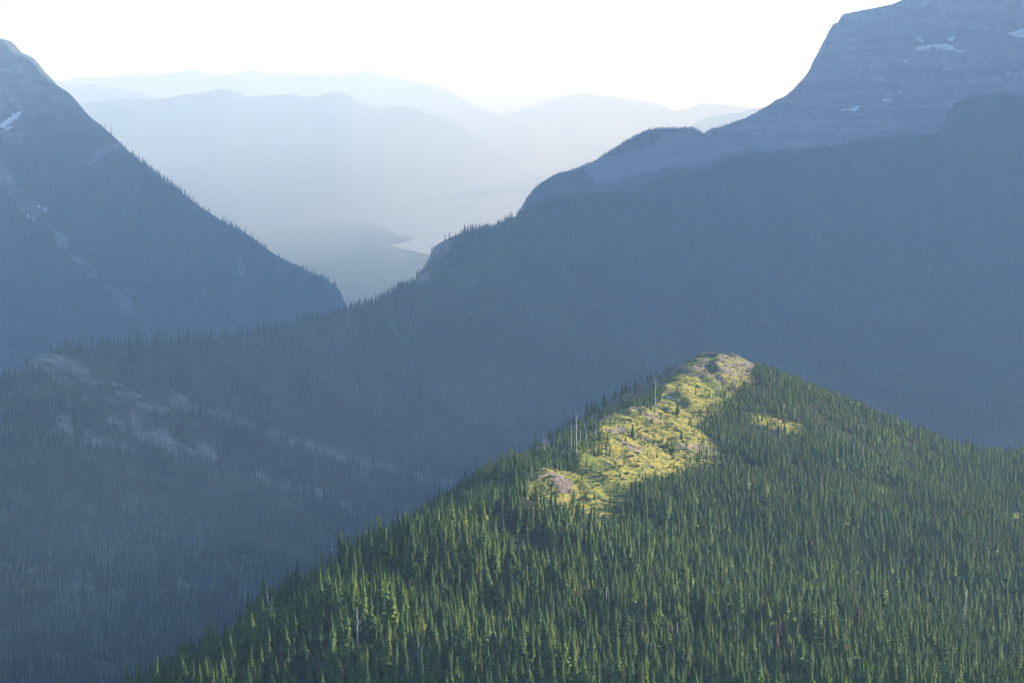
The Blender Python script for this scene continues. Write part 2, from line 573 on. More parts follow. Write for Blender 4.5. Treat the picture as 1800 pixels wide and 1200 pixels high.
# ------------------------------------------------------------------ steep dark mountain (left of the valley)
def lm_attr(P, u, v):
    n = fbm(P[:, 0] / 300, P[:, 2] / 300, None, 4, 5)
    st = fbm(P[:, 0] / 55, P[:, 2] / 420, P[:, 1] / 300, 4, 6)          # streaks running down the fall line
    veg = smooth(120, 300, v + 60 * n) * 0.85 + 0.02 + 0.55 * st
    for line, w, a_ in (([(0, 285), (22, 320), (48, 356), (90, 400), (130, 452), (190, 505), (232, 545), (258, 585)], 9, .6), ([(0, 300), (28, 345), (60, 385)], 9, .7),
                        ([(210, 240), (205, 255), (185, 262), (150, 288)], 7, .7), ([(130, 330), (95, 352)], 6, .4), ([(20, 120), (25, 170), (10, 230)], 16, .5), ([(0, 200), (40, 215), (20, 235)], 12, .6)):
        d = poly_dist(u, v, line, False) + w * .9 * fbm(P[:, 0] / 60, P[:, 2] / 60, None, 4, 8)
        veg = veg - a_ * (1 - smooth(w * .2, w * 1.2, d))
    return {"veg": veg}


LEFT = loft("mountain", [
    crest([(-420, -140), (-250, -80), (-120, 10), (-40, 42), (0, 70), (12, 80), (28, 95), (48, 103), (62, 116), (72, 130), (84, 141), (100, 152), (122, 168), (135, 180), (160, 205), (185, 228), (215, 255), (250, 285), (290, 318), (330, 347), (365, 372), (400, 392), (440, 418), (480, 444), (520, 465), (555, 484), (580, 497), (597, 512), (606, 532), (625, 570), (660, 620)], [(-420, 7600), (0, 7600), (300, 7700), (660, 8200)]),
    [(-420, 200, 6900), (0, 300, 7000), (150, 370, 7050), (300, 440, 7150), (450, 500, 7400), (560, 535, 7750), (606, 560, 7950), (660, 650, 8100)],
    [(-420, 480, 6300), (0, 500, 6350), (150, 520, 6300), (300, 550, 6450), (450, 580, 6800), (606, 640, 7500), (660, 700, 7900)],
    [(-420, 720, 5700), (0, 700, 5700), (300, 690, 6000), (606, 690, 7000), (660, 720, 7700)]],
    -420, 660, 420, (90, 70, 30), M_LEFTMT, (45, 700, 0), (15, 70, 0), ((300, -260), (1800, -1500)), lm_attr, seed=21, gully=(48, 300), strata=(10, 60, 0))
LEFT["obj"]["label"] = "steep dark blue mountain with snow patches and a scree gully"

far_range([(-200, 20), (-40, 55), (5, 69), (20, 74), (38, 93), (50, 98), (64, 108), (68, 120), (82, 130), (100, 150), (120, 163), (150, 200), (200, 260)],
          [(-200, 9800), (200, 9800)], [(-200, 380, 9000), (200, 400, 9000)], "lighter sunlit shoulder behind the steep dark mountain's crest", 141, amp=10, sc=400, gully=(10, 250), nu=160)

# ------------------------------------------------------------------ cliff mountain and its wooded spur (right)
def cliff_attr(P, u, v):
    n = fbm(P[:, 0] / 260, P[:, 2] / 160, None, 4, 15)
    veg = 0.12 + 0.22 * n + 0.75 * smooth(205, 290, v - 0.09 * (u - 1330) + 30 * n)
    return {"veg": veg}


def terrace(info, step, strength, seed):
    V = info["V"]


CLIFF = loft("mountain", [
    crest([(1150, 300), (1215, 250), (1240, 233), (1262, 224), (1290, 215), (1312, 206), (1340, 191), (1352, 184), (1362, 178), (1382, 168), (1402, 149), (1412, 137), (1422, 126), (1430, 114), (1436, 98), (1447, 79), (1455, 64), (1460, 54), (1464, 42), (1475, 38), (1478, 31), (1495, 24), (1545, 13), (1590, 0), (1650, -22), (1800, -75), (2000, -170), (2300, -280)], [(1150, 10508), (1340, 10734), (1480, 10734), (2300, 10395)]),
    [(1150, 312, 10339), (1240, 262, 10452), (1340, 225, 10542), (1430, 160, 10621), (1480, 110, 10599), (1600, 70, 10508), (1800, 30, 10305), (2300, -80, 10056)],
    [(1150, 330, 10169), (1340, 262, 10395), (1480, 215, 10373), (1600, 180, 10260), (1800, 140, 10056), (2300, 80, 9605)],
    [(1150, 370, 9830), (1340, 320, 10000), (1480, 300, 9774), (1800, 270, 9379), (2300, 250, 8814)]],
    1150, 2300, 520, (80, 90, 50), M_CLIFF, (26, 420, 0), (20, 48, 0), ((500, -120), (3000, -1500)), cliff_attr, seed=33, gully=(38, 150), strata=(36, 52, 0))
CLIFF["obj"]["label"] = "massive grey blue cliff mountain with banded rock and snow patches"


def knoll_attr(P, u, v):
    n = fbm(P[:, 0] / 200, P[:, 2] / 120, None, 4, 25)
    band = 1 - smooth(8, 34, poly_dist(u, v, [(1050, 297), (1120, 285), (1180, 268), (1240, 262), (1300, 240)], False))
    return {"rock": 0.05 + 0.3 * n + 0.6 * band}


KNOLL = loft("hill", [
    crest([(880, 420), (905, 388), (914, 374), (922, 356), (935, 338), (950, 324), (975, 309), (1000, 301), (1030, 290), (1060, 274), (1090, 257), (1120, 239), (1140, 231), (1165, 227), (1185, 226), (1210, 227), (1228, 231), (1245, 243), (1275, 250), (1320, 262), (1400, 300)], [(880, 7900), (914, 8000), (1180, 8500), (1400, 8700)]),
    [(880, 450, 7850), (914, 400, 7900), (1000, 330, 8050), (1100, 300, 8150), (1200, 275, 8300), (1300, 290, 8400), (1400, 320, 8500)],
    [(880, 500, 7600), (914, 470, 7600), (1100, 400, 7700), (1400, 380, 7800)]],
    880, 1400, 300, (60, 50), M_KNOLL, (10, 200, 0), (5, 50, 0), ((350, -60), (1500, -900)), knoll_attr, seed=43, gully=(10, 150))
KNOLL["obj"]["label"] = "wooded blue knoll with a bare band below the cliff mountain"

# unseen mountain walls added right of the view to block the sun; the low sun shines through the gap between
def build_shade_wall(c, label, seed):
    c = np.array(c, float)
    t = np.linspace(0, 1, 160)
    k = np.linspace(0, 1, len(c))
    C = np.stack([pchip(k, c[:, i], t) for i in range(3)], -1)
    prof = np.array([(-2000, -1), (-1100, .42), (-600, .72), (-250, .90), (0, 1), (300, .88), (900, .6), (2200, -1)])
    s = np.linspace(-2000, 2200, 70)
    hgt = pchip(prof[:, 0], prof[:, 1], s)
    X = C[:, None, 0] + s[None, :]
    Y = np.repeat(C[:, None, 1], len(s), 1)
    Z = C[:, None, 2] * hgt[None, :]
    Z = np.maximum(Z + 60 * fbm(X / 500, Y / 500, None, 5, seed) * smooth(0, 300, np.abs(s))[None, :], -15)
    P = np.stack([X, Y, Z], -1).reshape(-1, 3)
    me = mesh_from("mountain", P, grid_faces(len(t), len(s))[:, ::-1], M_LEFTMT, {"veg": 0.9 - 0.6 * smooth(CZ, CZ + 600, P[:, 2])})
    tag(obj("mountain", me), label, kind="structure")


build_shade_wall([(2950, 1580, CZ - 350), (3000, 1960, CZ + 350), (3100, 2450, CZ + 700), (3200, 4000, CZ + 980), (3250, 5500, CZ + 1200), (3350, 7000, CZ + 1420), (3500, 8300, CZ + 1800), (3500, 9050, CZ + 1760), (3450, 9600, CZ + 700), (3400, 10300, CZ - 100), (3300, 11200, CZ - 600)], "high mountain wall closing the valley beyond the picture's edge", 61)
build_shade_wall([(2700, 1150, 250), (2650, 980, CZ + 250), (2550, 800, CZ + 450), (2450, 0, CZ + 620), (2300, -1500, CZ + 800), (2200, -3500, CZ + 500)], "unseen mountain added beside the viewpoint to shade the near air", 63)

# ------------------------------------------------------------------ shaded forested ridge (middle distance)
MID_Y = [(-300, 2850), (0, 2900), (75, 2950), (240, 3200), (440, 3600), (600, 4050), (730, 4700), (860, 5100), (1100, 5900), (1300, 6700), (1500, 7350), (1800, 7900), (2400, 7900)]
ROCK_LINES = [([(66, 624), (100, 634), (130, 645), (160, 655)], 10, .75), ([(62, 640), (95, 655), (140, 668), (165, 672)], 15, .5), ([(0, 668), (25, 655), (60, 632)], 6, .55), ([(175, 671), (215, 676)], 6, .6), ([(205, 690), (245, 696)], 6, .5), ([(290, 690), (325, 702)], 7, .55),
              ([(478, 765), (520, 773), (560, 787)], 11, .62), ([(560, 790), (640, 812), (700, 830)], 9, .62), ([(735, 838), (790, 848)], 8, .55), ([(300, 705), (350, 722), (400, 735), (440, 752)], 9, .45), ([(440, 752), (478, 765)], 6, .35),
              ([(150, 700), (250, 712), (290, 720)], 12, .3), ([(110, 740), (118, 755)], 11, .55), ([(195, 738), (210, 742)], 9, .6), ([(213, 740), (216, 755)], 5, .8), ([(235, 740), (250, 765), (290, 770), (320, 790), (372, 800)], 18, .48), ([(246, 755), (252, 772)], 10, .75), ([(275, 762), (282, 775)], 8, .75), ([(355, 785), (375, 800)], 8, .65), ([(285, 800), (292, 825)], 6, .5), ([(150, 770), (230, 790)], 14, .28),
              ([(455, 835), (475, 850), (505, 853)], 7, .72), ([(530, 858), (570, 872)], 9, .65), ([(590, 880), (620, 905)], 8, .45), ([(40, 808), (55, 812)], 8, .55), ([(300, 1022), (335, 1030)], 4, .65), ([(250, 925), (262, 927)], 4, .5), ([(130, 865), (110, 890)], 5, .45), ([(0, 990), (60, 1005)], 5, .35), ([(110, 1020), (160, 1035)], 6, .35), ([(830, 495), (880, 520), (925, 540)], 12, .16), ([(1010, 420), (1060, 440)], 9, .13), ([(1190, 440), (1215, 480), (1230, 520)], 7, .13), ([(960, 560), (990, 610), (1000, 640)], 7, .12), ([(1290, 560), (1310, 610)], 7, .12), ([(1500, 480), (1530, 560)], 8, .12), ([(1600, 420), (1640, 500), (1650, 560)], 7, .12), ([(620, 620), (660, 660)], 9, .13), ([(700, 590), (760, 640)], 8, .12), ([(520, 690), (560, 700)], 8, .14), ([(1400, 400), (1420, 450)], 7, .12), ([(1120, 600), (1150, 660)], 7, .12)]


def mid_attr(P, u, v):
    n = fbm(P[:, 0] / 22, P[:, 2] / 34, P[:, 1] / 50, 4, 35) * 1.5
    r = np.full(len(P), -0.12) + 0.12 * n
    for line, w, a in ROCK_LINES:
        d = poly_dist(u, v, line, False)
        r = np.maximum(r, (a + 0.55 * n) * (1 - smooth(w * .3, w * 1.3, d + w * 1.1 * n)) * np.clip(0.75 + 0.9 * fbm(P[:, 0] / 45, P[:, 1] / 60, P[:, 2] / 30, 3, 38), 0, 1.1))
    r = np.maximum(r, (0.35 + .5 * n) * (1 - smooth(5, 25, poly_dist(u, v, [(790, 415), (765, 440), (745, 470), (732, 492)], False))))
    return {"rock": r}


MID = loft("forested_ridge", [
    crest([(-300, 720), (-100, 690), (0, 667), (30, 655), (55, 636), (66, 625), (80, 622), (110, 615), (180, 608), (240, 602), (320, 598), (420, 590), (500, 573), (560, 556), (605, 548), (650, 532), (690, 514), (715, 503), (728, 494), (738, 478), (748, 463), (757, 447), (764, 434), (775, 426), (795, 416), (820, 408), (850, 404), (868, 402), (880, 393), (905, 381), (930, 370), (960, 358), (990, 350), (1050, 345), (1110, 342), (1150, 325), (1190, 310), (1240, 303), (1280, 288), (1320, 278), (1380, 270), (1450, 264), (1505, 252), (1560, 245), (1650, 240), (1660, 220), (1668, 198), (1690, 181), (1715, 172), (1760, 170), (1800, 174), (2000, 150), (2400, 80)], MID_Y),
    [(-300, 800, 2700), (0, 735, 2760), (75, 690, 2810), (240, 690, 3040), (440, 690, 3410), (600, 655, 3810), (740, 590, 4350), (860, 520, 4700), (1100, 450, 5550), (1400, 370, 6600), (1650, 330, 7200), (1800, 300, 7400), (2400, 220, 7300)],
    [(-300, 930, 2500), (0, 880, 2500), (75, 840, 2560), (240, 815, 2770), (440, 800, 3100), (600, 780, 3430), (740, 740, 3950), (860, 670, 4300), (1100, 600, 5000), (1400, 520, 6050), (1800, 470, 6750), (2400, 400, 6600)],
    [(-300, 1100, 2080), (0, 1070, 2080), (240, 1020, 2220), (440, 960, 2520), (600, 930, 2900), (740, 890, 3550), (900, 840, 3950), (1100, 750, 4450), (1400, 680, 5400), (1800, 640, 6050), (2400, 600, 5900)],
    [(-300, 1400, 1600), (0, 1350, 1600), (300, 1280, 1740), (600, 1150, 2250), (900, 980, 3200), (1200, 860, 4250), (1500, 810, 5000), (1800, 790, 5400), (2400, 760, 5300)]],
    -300, 2400, 620, (70, 60, 60, 40), M_MIDSLOPE, (14, 260, 0), (5, 45, 0), ((200, -110), (1600, -1100)), mid_attr, seed=53, gully=(16, 210))
MID["obj"]["label"] = "long shaded forested ridge crossing the picture in blue haze"

# ------------------------------------------------------------------ sunlit near hill
HILL_PTS = [  # (u, v, distance): the ground under the trees
    (250, 1275, 950), (360, 1200, 1000), (480, 1125, 1060), (590, 1050, 1120), (700, 985, 1210), (780, 930, 1290), (860, 886, 1390), (910, 840, 1440), (960, 806, 1500), (1015, 780, 1560), (1060, 748, 1610), (1110, 715, 1680), (1165, 684, 1760), (1200, 650, 1840), (1240, 626, 1900), (1280, 632, 1910),
    (1330, 652, 1920), (1400, 683, 1930), (1460, 704, 1930), (1530, 728, 1920), (1650, 780, 1900), (1720, 805, 1930), (1800, 800, 2000), (1950, 780, 2050),
    (1170, 715, 1730), (1240, 680, 1800), (1310, 690, 1800), (1100, 770, 1610), (1200, 745, 1680), (1000, 835, 1490), (1080, 815, 1540), (1160, 805, 1580), (930, 880, 1420), (1000, 885, 1430), (1080, 870, 1450), (1240, 800, 1610), (1400, 770, 1720), (1600, 820, 1760), (1800, 860, 1760),
    (1150, 895, 1430), (1350, 885, 1500), (1550, 910, 1530), (1800, 950, 1520), (860, 940, 1340), (950, 935, 1360),
    (1100, 965, 1330), (1300, 985, 1360), (1500, 1010, 1370), (1800, 1080, 1330),
    (900, 1020, 1215), (1100, 1040, 1195), (1300, 1065, 1180), (1500, 1105, 1155), (1650, 1150, 1130), (1800, 1200, 1090), (1950, 1240, 1070),
    (600, 1120, 1080), (800, 1110, 1080), (1000, 1125, 1070), (1250, 1150, 1050), (1500, 1185, 1030),
    (500, 1260, 960), (800, 1230, 960), (1000, 1245, 950), (1300, 1270, 930), (1600, 1310, 900), (1850, 1340, 880)]
K = 0.58                        # the hill's distances below are in units of 1/K metres
for u_, v_, Y_ in HILL_PTS[1:10]:
    HILL_PTS.append((u_ + 118, v_ - 64, Y_) if Y_ < 1300 else (u_ + 50, v_ - 14, Y_))
HP = np.array([at(*p) for p in HILL_PTS])
extra = []
for (u, v, Y, dx, dz) in [(250, 1275, 950, -220, -190), (480, 1125, 1060, -240, -190), (700, 985, 1210, -260, -190), (860, 886, 1390, -260, -185), (960, 806, 1500, -260, -180), (1060, 748, 1610, -260, -180), (1165, 684, 1760, -250, -170), (1240, 626, 1900, -230, -170)]:
    q = at(u, v, Y)
    extra.append((q[0] + dx, q[1] + 60, q[2] + dz))
    extra.append((q[0] + dx * .22, q[1] + 12, q[2] + dz * .17))
for (u, v, Y) in [(1240, 626, 1900), (1400, 683, 1930), (1530, 728, 1920), (1720, 805, 1930)]:
    q = at(u, v, Y)
    extra.append((q[0] + 20, q[1] + 300, q[2] - 200))
    extra.append((q[0] + 5, q[1] + 60, q[2] - 22))
for (u, v, Y, dx, dy, dz) in [(500, 1260, 960, -100, -350, -190), (1000, 1245, 950, 0, -350, -150), (1600, 1310, 900, 100, -350, -130), (1850, 1340, 880, 300, -250, -110), (1950, 1240, 1070, 300, 0, -40), (1950, 780, 2050, 300, 50, 0)]:
    q = at(u, v, Y)
    extra.append((q[0] + dx, q[1] + dy, q[2] + dz))
HP = np.vstack([HP, extra])


def tps_fit(P, lam=2e-4):
    n = len(P)
    xy = P[:, :2] / 1000.0
    r = np.hypot(xy[:, None, 0] - xy[None, :, 0], xy[:, None, 1] - xy[None, :, 1])
    with np.errstate(all='ignore'):
        K = np.where(r > 0, r * r * np.log(r), 0)
    A = np.zeros((n + 3, n + 3))
    A[:n, :n] = K + lam * np.eye(n)
    A[:n, n] = 1; A[:n, n + 1:] = xy; A[n, :n] = 1; A[n + 1:, :n] = xy.T
    w = np.linalg.solve(A, np.concatenate([P[:, 2], [0, 0, 0]]))
    return xy, w


TX, TW = tps_fit(HP)


def tps(x, y):
    x = np.asarray(x, float) / 1000; y = np.asarray(y, float) / 1000
    out = TW[-3] + TW[-2] * x + TW[-1] * y
    for (px, py), w in zip(TX, TW[:-3]):
        r2 = (x - px) ** 2 + (y - py) ** 2
        out = out + w * 0.5 * r2 * np.log(np.maximum(r2, 1e-12))
    return out


# meadow: openings in the forest, in ground coordinates
def ground_poly(uvY):
    return np.array([at(*p)[:2] for p in uvY])


MEADOW = ground_poly([(845, 975, 1330), (890, 890, 1405), (950, 835, 1490), (1010, 795, 1560), (1020, 770, 1620), (1075, 725, 1700), (1130, 690, 1790), (1185, 640, 1880), (1240, 610, 1980), (1345, 640, 1960), (1310, 680, 1830), (1262, 715, 1740), (1225, 740, 1690), (1258, 790, 1615), (1215, 812, 1580), (1165, 850, 1520), (1110, 885, 1465), (1075, 930, 1400), (960, 975, 1330)])
GAPS = [(ground_poly([(740, 985, 1240), (790, 955, 1290), (800, 965, 1280), (760, 1010, 1230)]), 0), (ground_poly([(845, 900, 1370), (870, 880, 1395), (880, 895, 1380), (860, 910, 1365)]), 0), (ground_poly([(1330, 745, 1750), (1405, 740, 1760), (1400, 765, 1730), (1330, 765, 1730)]), 0), (ground_poly([(1780, 880, 1640), (1830, 880, 1640), (1830, 900, 1610), (1785, 900, 1610)]), 0), (ground_poly([(1760, 1150, 1075), (1800, 1140, 1085), (1800, 1190, 1040), (1755, 1190, 1040)]), 0), (ground_poly([(1540, 825, 1640), (1560, 825, 1640), (1570, 840, 1620), (1545, 840, 1620)]), 0), (ground_poly([(620, 1085, 1090), (650, 1060, 1110), (655, 1080, 1090), (630, 1105, 1075)]), 0)]


def meadow_sd(x, y, gaps=True):
    """>0 inside an opening, metres from its edge"""
    d = poly_dist(x, y, MEADOW)
    s = np.where(in_poly(x, y, MEADOW), d, -d)
    for g, _ in (GAPS if gaps else ()):
        d = poly_dist(x, y, g)
        s = np.maximum(s, np.where(in_poly(x, y, g), d, -d))
    return s


def ledges(x, y):
    q = (x * 0.80 + y * 0.42) / 74.0 + 1.3 * fbm(x / 50, y / 140, None, 5, 73)
    q2 = (x * 0.80 + y * 0.46) / 25.0 + 0.8 * fbm(x / 35, y / 60, None, 3, 74)
    return q - np.floor(q), q2 - np.floor(q2), 0.65 + 0.6 * fbm(x / 45, y / 60, None, 3, 76)


def hill_z(x, y, detail=True):
    x = np.asarray(x, float) / K; y = np.asarray(y, float) / K
    z = tps(x, y)
    if detail:
        z = z + 3.0 * fbm(np.asarray(x) / 90, np.asarray(y) / 90, None, 4, 71)
        ms = smooth(-10, 25, meadow_sd(x, y, False))
        # turf terraces: treads and risers crossing the meadow obliquely
        fr, fr2, str_ = ledges(x, y)
        step = 4.0 * str_ * (smooth(0.0, 0.10, fr) - fr) + 2.2 * (smooth(0, 0.12, fr2) - fr2)
        z = z + ms * (step + 0.9 * fbm(x / 7, y / 7, None, 4, 75) + 0.35 * ridged(x / 18, y / 26, None, 3, 77))
    return CZ + K * (z - CZ)


HX0, HX1, HY0, HY1, HS = -560 * K, 960 * K, 560 * K, 2330 * K, 3.0 * K
hx = np.arange(HX0, HX1, HS); hy = np.arange(HY0, HY1, HS)
HXX, HYY = np.meshgrid(hx, hy)
HZZ = np.maximum(hill_z(HXX, HYY), 60)
gX, gY = HXX / K, HYY / K
ms_g = meadow_sd(gX, gY)
fr_g, fr2_g, str_g = ledges(gX, gY)
rock_g = 0.47 * (1 - smooth(0.07, 0.17, fr_g)) * np.clip(0.35 + str_g, 0, 1.2)
rock_g = np.maximum(rock_g, 0.42 * (1 - smooth(0.08, 0.18, fr2_g)) * np.clip(0.6 + fbm(gX / 25, gY / 40, None, 3, 79), 0, 1.2))
gy, gx = np.gradient(tps(gX, gY), 3.0)
rock_g = np.maximum(rock_g, 0.75 * smooth(0.35, 0.6, np.abs(gx)) * smooth(-30, 0, ms_g))
top = at(1240, 640, 1880)
fl_g = smooth(1460, 1540, gY) * smooth(-15, 5, np.interp(gY, [1480, 1600, 1760, 1900], [20, 52, 102, 150]) - gX)
rock_g = np.maximum(rock_g, 0.62 * fl_g)
rock_g = np.maximum(rock_g, 0.52 * (1 - smooth(40, 120, np.hypot(gX - top[0], gY - top[1]))))
forest_g = (1 - smooth(-9, 3, ms_g)) * (1 - 0.9 * fl_g)
hill_me = mesh_from("hill", np.stack([HXX, HYY, HZZ], -1).reshape(-1, 3), grid_faces(len(hy), len(hx)), M_MEADOW, {"rock": rock_g.ravel(), "forest": forest_g.ravel()})
HILL = tag(obj("hill", hill_me), "sunlit near hill with a grassy rocky crest above dense conifers", kind="structure")


def hill_h(x, y):
    """height of the mesh by bilinear lookup"""
    fx = (np.asarray(x) - HX0) / HS; fy = (np.asarray(y) - HY0) / HS
    ix = np.clip(np.floor(fx).astype(int), 0, len(hx) - 2); iy = np.clip(np.floor(fy).astype(int), 0, len(hy) - 2)
    tx, ty = fx - ix, fy - iy
    return (HZZ[iy, ix] * (1 - tx) + HZZ[iy, ix + 1] * tx) * (1 - ty) + (HZZ[iy + 1, ix] * (1 - tx) + HZZ[iy + 1, ix + 1] * tx) * ty


# ------------------------------------------------------------------ conifer meshes (unit height 1 m, scaled per tree)
def fir_mesh(seed, levels, per, width, taper=0.8, sparse=0.0, bare=0.06, lumps=0.25, twin=0.0):
    """returns (trunk V,F), (crown V,F) of a spire-shaped fir, 20 m tall"""
    r = np.random.default_rng(seed)
    H = 20.0
    tv, tf = [], []
    n = 6
    lean = r.normal(0, 0.014, 2)
    for k, (h, rad) in enumerate(((-1.2, .26), (0, .24), (10, .14), (19.3, .03))):
        for j in range(n):
            a = 2 * math.pi * j / n
            tv.append((rad * math.cos(a) + lean[0] * h, rad * math.sin(a) + lean[1] * h, h))
    for k in range(3):
        for j in range(n):
            tf.append((k * n + j, k * n + (j + 1) % n, (k + 1) * n + (j + 1) % n, (k + 1) * n + j))
    cv, cf, ct = [], [], []
    prof_n = r.normal(0, 1, 9)
    side_n = r.normal(0, 1, (5, 9))
    for i, h in enumerate(np.linspace(bare, 0.985, levels)):
        z = h * H
        t = (h - bare) / (1 - bare)
        rad = width * (1 - t) ** taper * (1 + lumps * np.interp(t * 8, range(9), prof_n) * 0.6)
        rad = max(rad * min(1.0, 0.6 + t * 3.0), 0.14)
        m = per if t < 0.75 else max(3, per - 2)
        a0 = r.uniform(0, 6.28)
        for j in range(m):
            if r.random() < sparse: continue
            a = a0 + 2 * math.pi * j / m + r.normal(0, .25)
            q = int((a % 6.283) / 6.284 * 5)
            L = rad * r.uniform(0.65, 1.2) * (1 + 0.5 * lumps * np.interp(t * 8, range(9), side_n[q]))
            L = max(L, 0.12)
            zz = z + r.normal(0, 0.22)
            droop = L * r.uniform(.30, .80) * (1 - 0.8 * t) - L * 0.35 * t
            ca, sa = math.cos(a), math.sin(a)
            w = 0.42 * L + 0.16
            ox, oy = lean[0] * z, lean[1] * z
            b = len(cv)
            rise = 0.22 * L + 0.12
            cv += [(ox, oy, zz + 0.2),
                   (ox + ca * L * .6 - sa * w, oy + sa * L * .6 + ca * w, zz - droop * .75 - .1),
                   (ox + ca * L, oy + sa * L, zz - droop * 0.8 + r.normal(0, .1)),
                   (ox + ca * L * .6 + sa * w, oy + sa * L * .6 - ca * w, zz - droop * .75 - .1),
                   (ox + ca * L * .62, oy + sa * L * .62, zz - droop * .35 + rise)]
            cf += [(b, b + 4, b + 1), (b + 1, b + 4, b + 2), (b + 2, b + 4, b + 3), (b + 3, b + 4, b)]
            k_ = float(np.clip(r.lognormal(0, .38), .4, 2.0))
            ct += [k_ * .9, k_ * 1.15, k_ * 1.15, k_ * .9]
    if twin:                                            # a second leader beside the top
        for h in np.linspace(.74, .985, 9):
            t = (h - .72) / .28
            for j in range(5):
                a = 1.257 * j + r.uniform(0, 1); L = .75 * (1 - t) + .12
                b = len(cv); cx = twin * min(1, t * 4); ca, sa = math.cos(a), math.sin(a)
                z = h * H * .97
                cv += [(cx, 0, z + .2), (cx + ca * L - sa * .2, sa * L + ca * .2, z - .25), (cx + ca * L + sa * .2, sa * L - ca * .2, z - .25)]
                cf += [(b, b + 1, b + 2)]
                ct += [float(r.uniform(.7, 1.4))]
    # dense inner body of the crown, uneven
    b = len(cv); k = 6; segs = 9
    for i in range(segs + 1):
        t = i / segs
        h = (bare + 0.02 + (0.98 - bare) * t) * H
        rad = 0.55 * width * (1 - t) ** taper * (1 + lumps * np.interp(t * 8, range(9), prof_n) * 0.5) + 0.04
        for j in range(k):
            a = 2 * math.pi * (j + 0.5 * (i % 2)) / k
            q = rad * r.uniform(.65, 1.2)
            cv.append((q * math.cos(a) + lean[0] * h, q * math.sin(a) + lean[1] * h, h + r.normal(0, .2)))
    for i in range(segs):
        for j in range(k):
            cf.append((b + i * k + j, b + i * k + (j + 1) % k, b + (i + 1) * k + (j + 1) % k, b + (i + 1) * k + j))
    ct += [0.85] * (len(cf) - len(ct))
    return (tv, tf), (cv, cf, ct)


def join_mesh(name, parts, mats):
    V, F, mi, tn = [], [], [], []
    for i, part in enumerate(parts):
        v, f = part[:2]
        tn += list(part[2]) if len(part) > 2 else [1.0] * len(f)
        b = len(V)
        V += list(v); F += [tuple(q + b for q in ff) for ff in f]; mi += [i] * len(f)
    return mesh_from(name, V, F, mats, smooth_shade=False, mat_idx=mi, tone=tn)


def far_fir(name, seed, mat, width=1.9, tiers=5):
    r = np.random.default_rng(seed)
    V, F = [], []
    H = 20.0
    for i in range(tiers):
        z0 = H * (0.03 + 0.9 * i / tiers); z1 = min(H, z0 + H * 1.5 / tiers)
        if i == tiers - 1: z1 = H
        R = width * (1 - i / tiers) ** 0.85 * r.uniform(.85, 1.15) + .12
        b = len(V); k = 7; a0 = r.uniform(0, 6)
        for j in range(k):
            a = a0 + 2 * math.pi * j / k
            q = R * r.uniform(.55, 1.2)
            V.append((q * math.cos(a), q * math.sin(a), z0 + r.normal(0, .35)))
        V.append((r.normal(0, .06), r.normal(0, .06), z1))
        for j in range(k):
            F.append((b + j, b + (j + 1) % k, b + k))
    return mesh_from(name, V, F, mat, smooth_shade=False)


# variants: (seed, levels, branches per level, width, taper, sparse, bare, lumps)
FIR_SPECS = [(1, 30, 7, 2.00, .85, .05, .03, .25), (2, 32, 7, 1.75, .80, .08, .04, .35), (3, 28, 7, 2.45, .90, .05, .02, .25), (4, 32, 6, 1.60, .75, .12, .07, .45),
             (5, 30, 7, 2.15, .95, .10, .03, .45), (6, 26, 7, 2.80, 1.0, .05, .02, .25), (7, 32, 6, 1.85, .65, .20, .09, .55), (8, 32, 7, 1.70, .90, .06, .04, .35),
             (9, 30, 7, 2.25, .78, .08, .03, .50), (10, 30, 6, 1.95, 1.05, .12, .05, .4)]
FIRS = []
for sp in FIR_SPECS:
    FIRS.append(fir_mesh(sp[0], sp[1], sp[2], sp[3], sp[4], sp[5], sp[6], lumps=sp[7], twin=1.1 if sp[0] in (4, 9) else 0.0))
BROWN_FIRS = [fir_mesh(21, 26, 6, 1.8, .85, .30, .06, lumps=.4), fir_mesh(22, 24, 6, 2.1, .9, .40, .05, lumps=.5)]



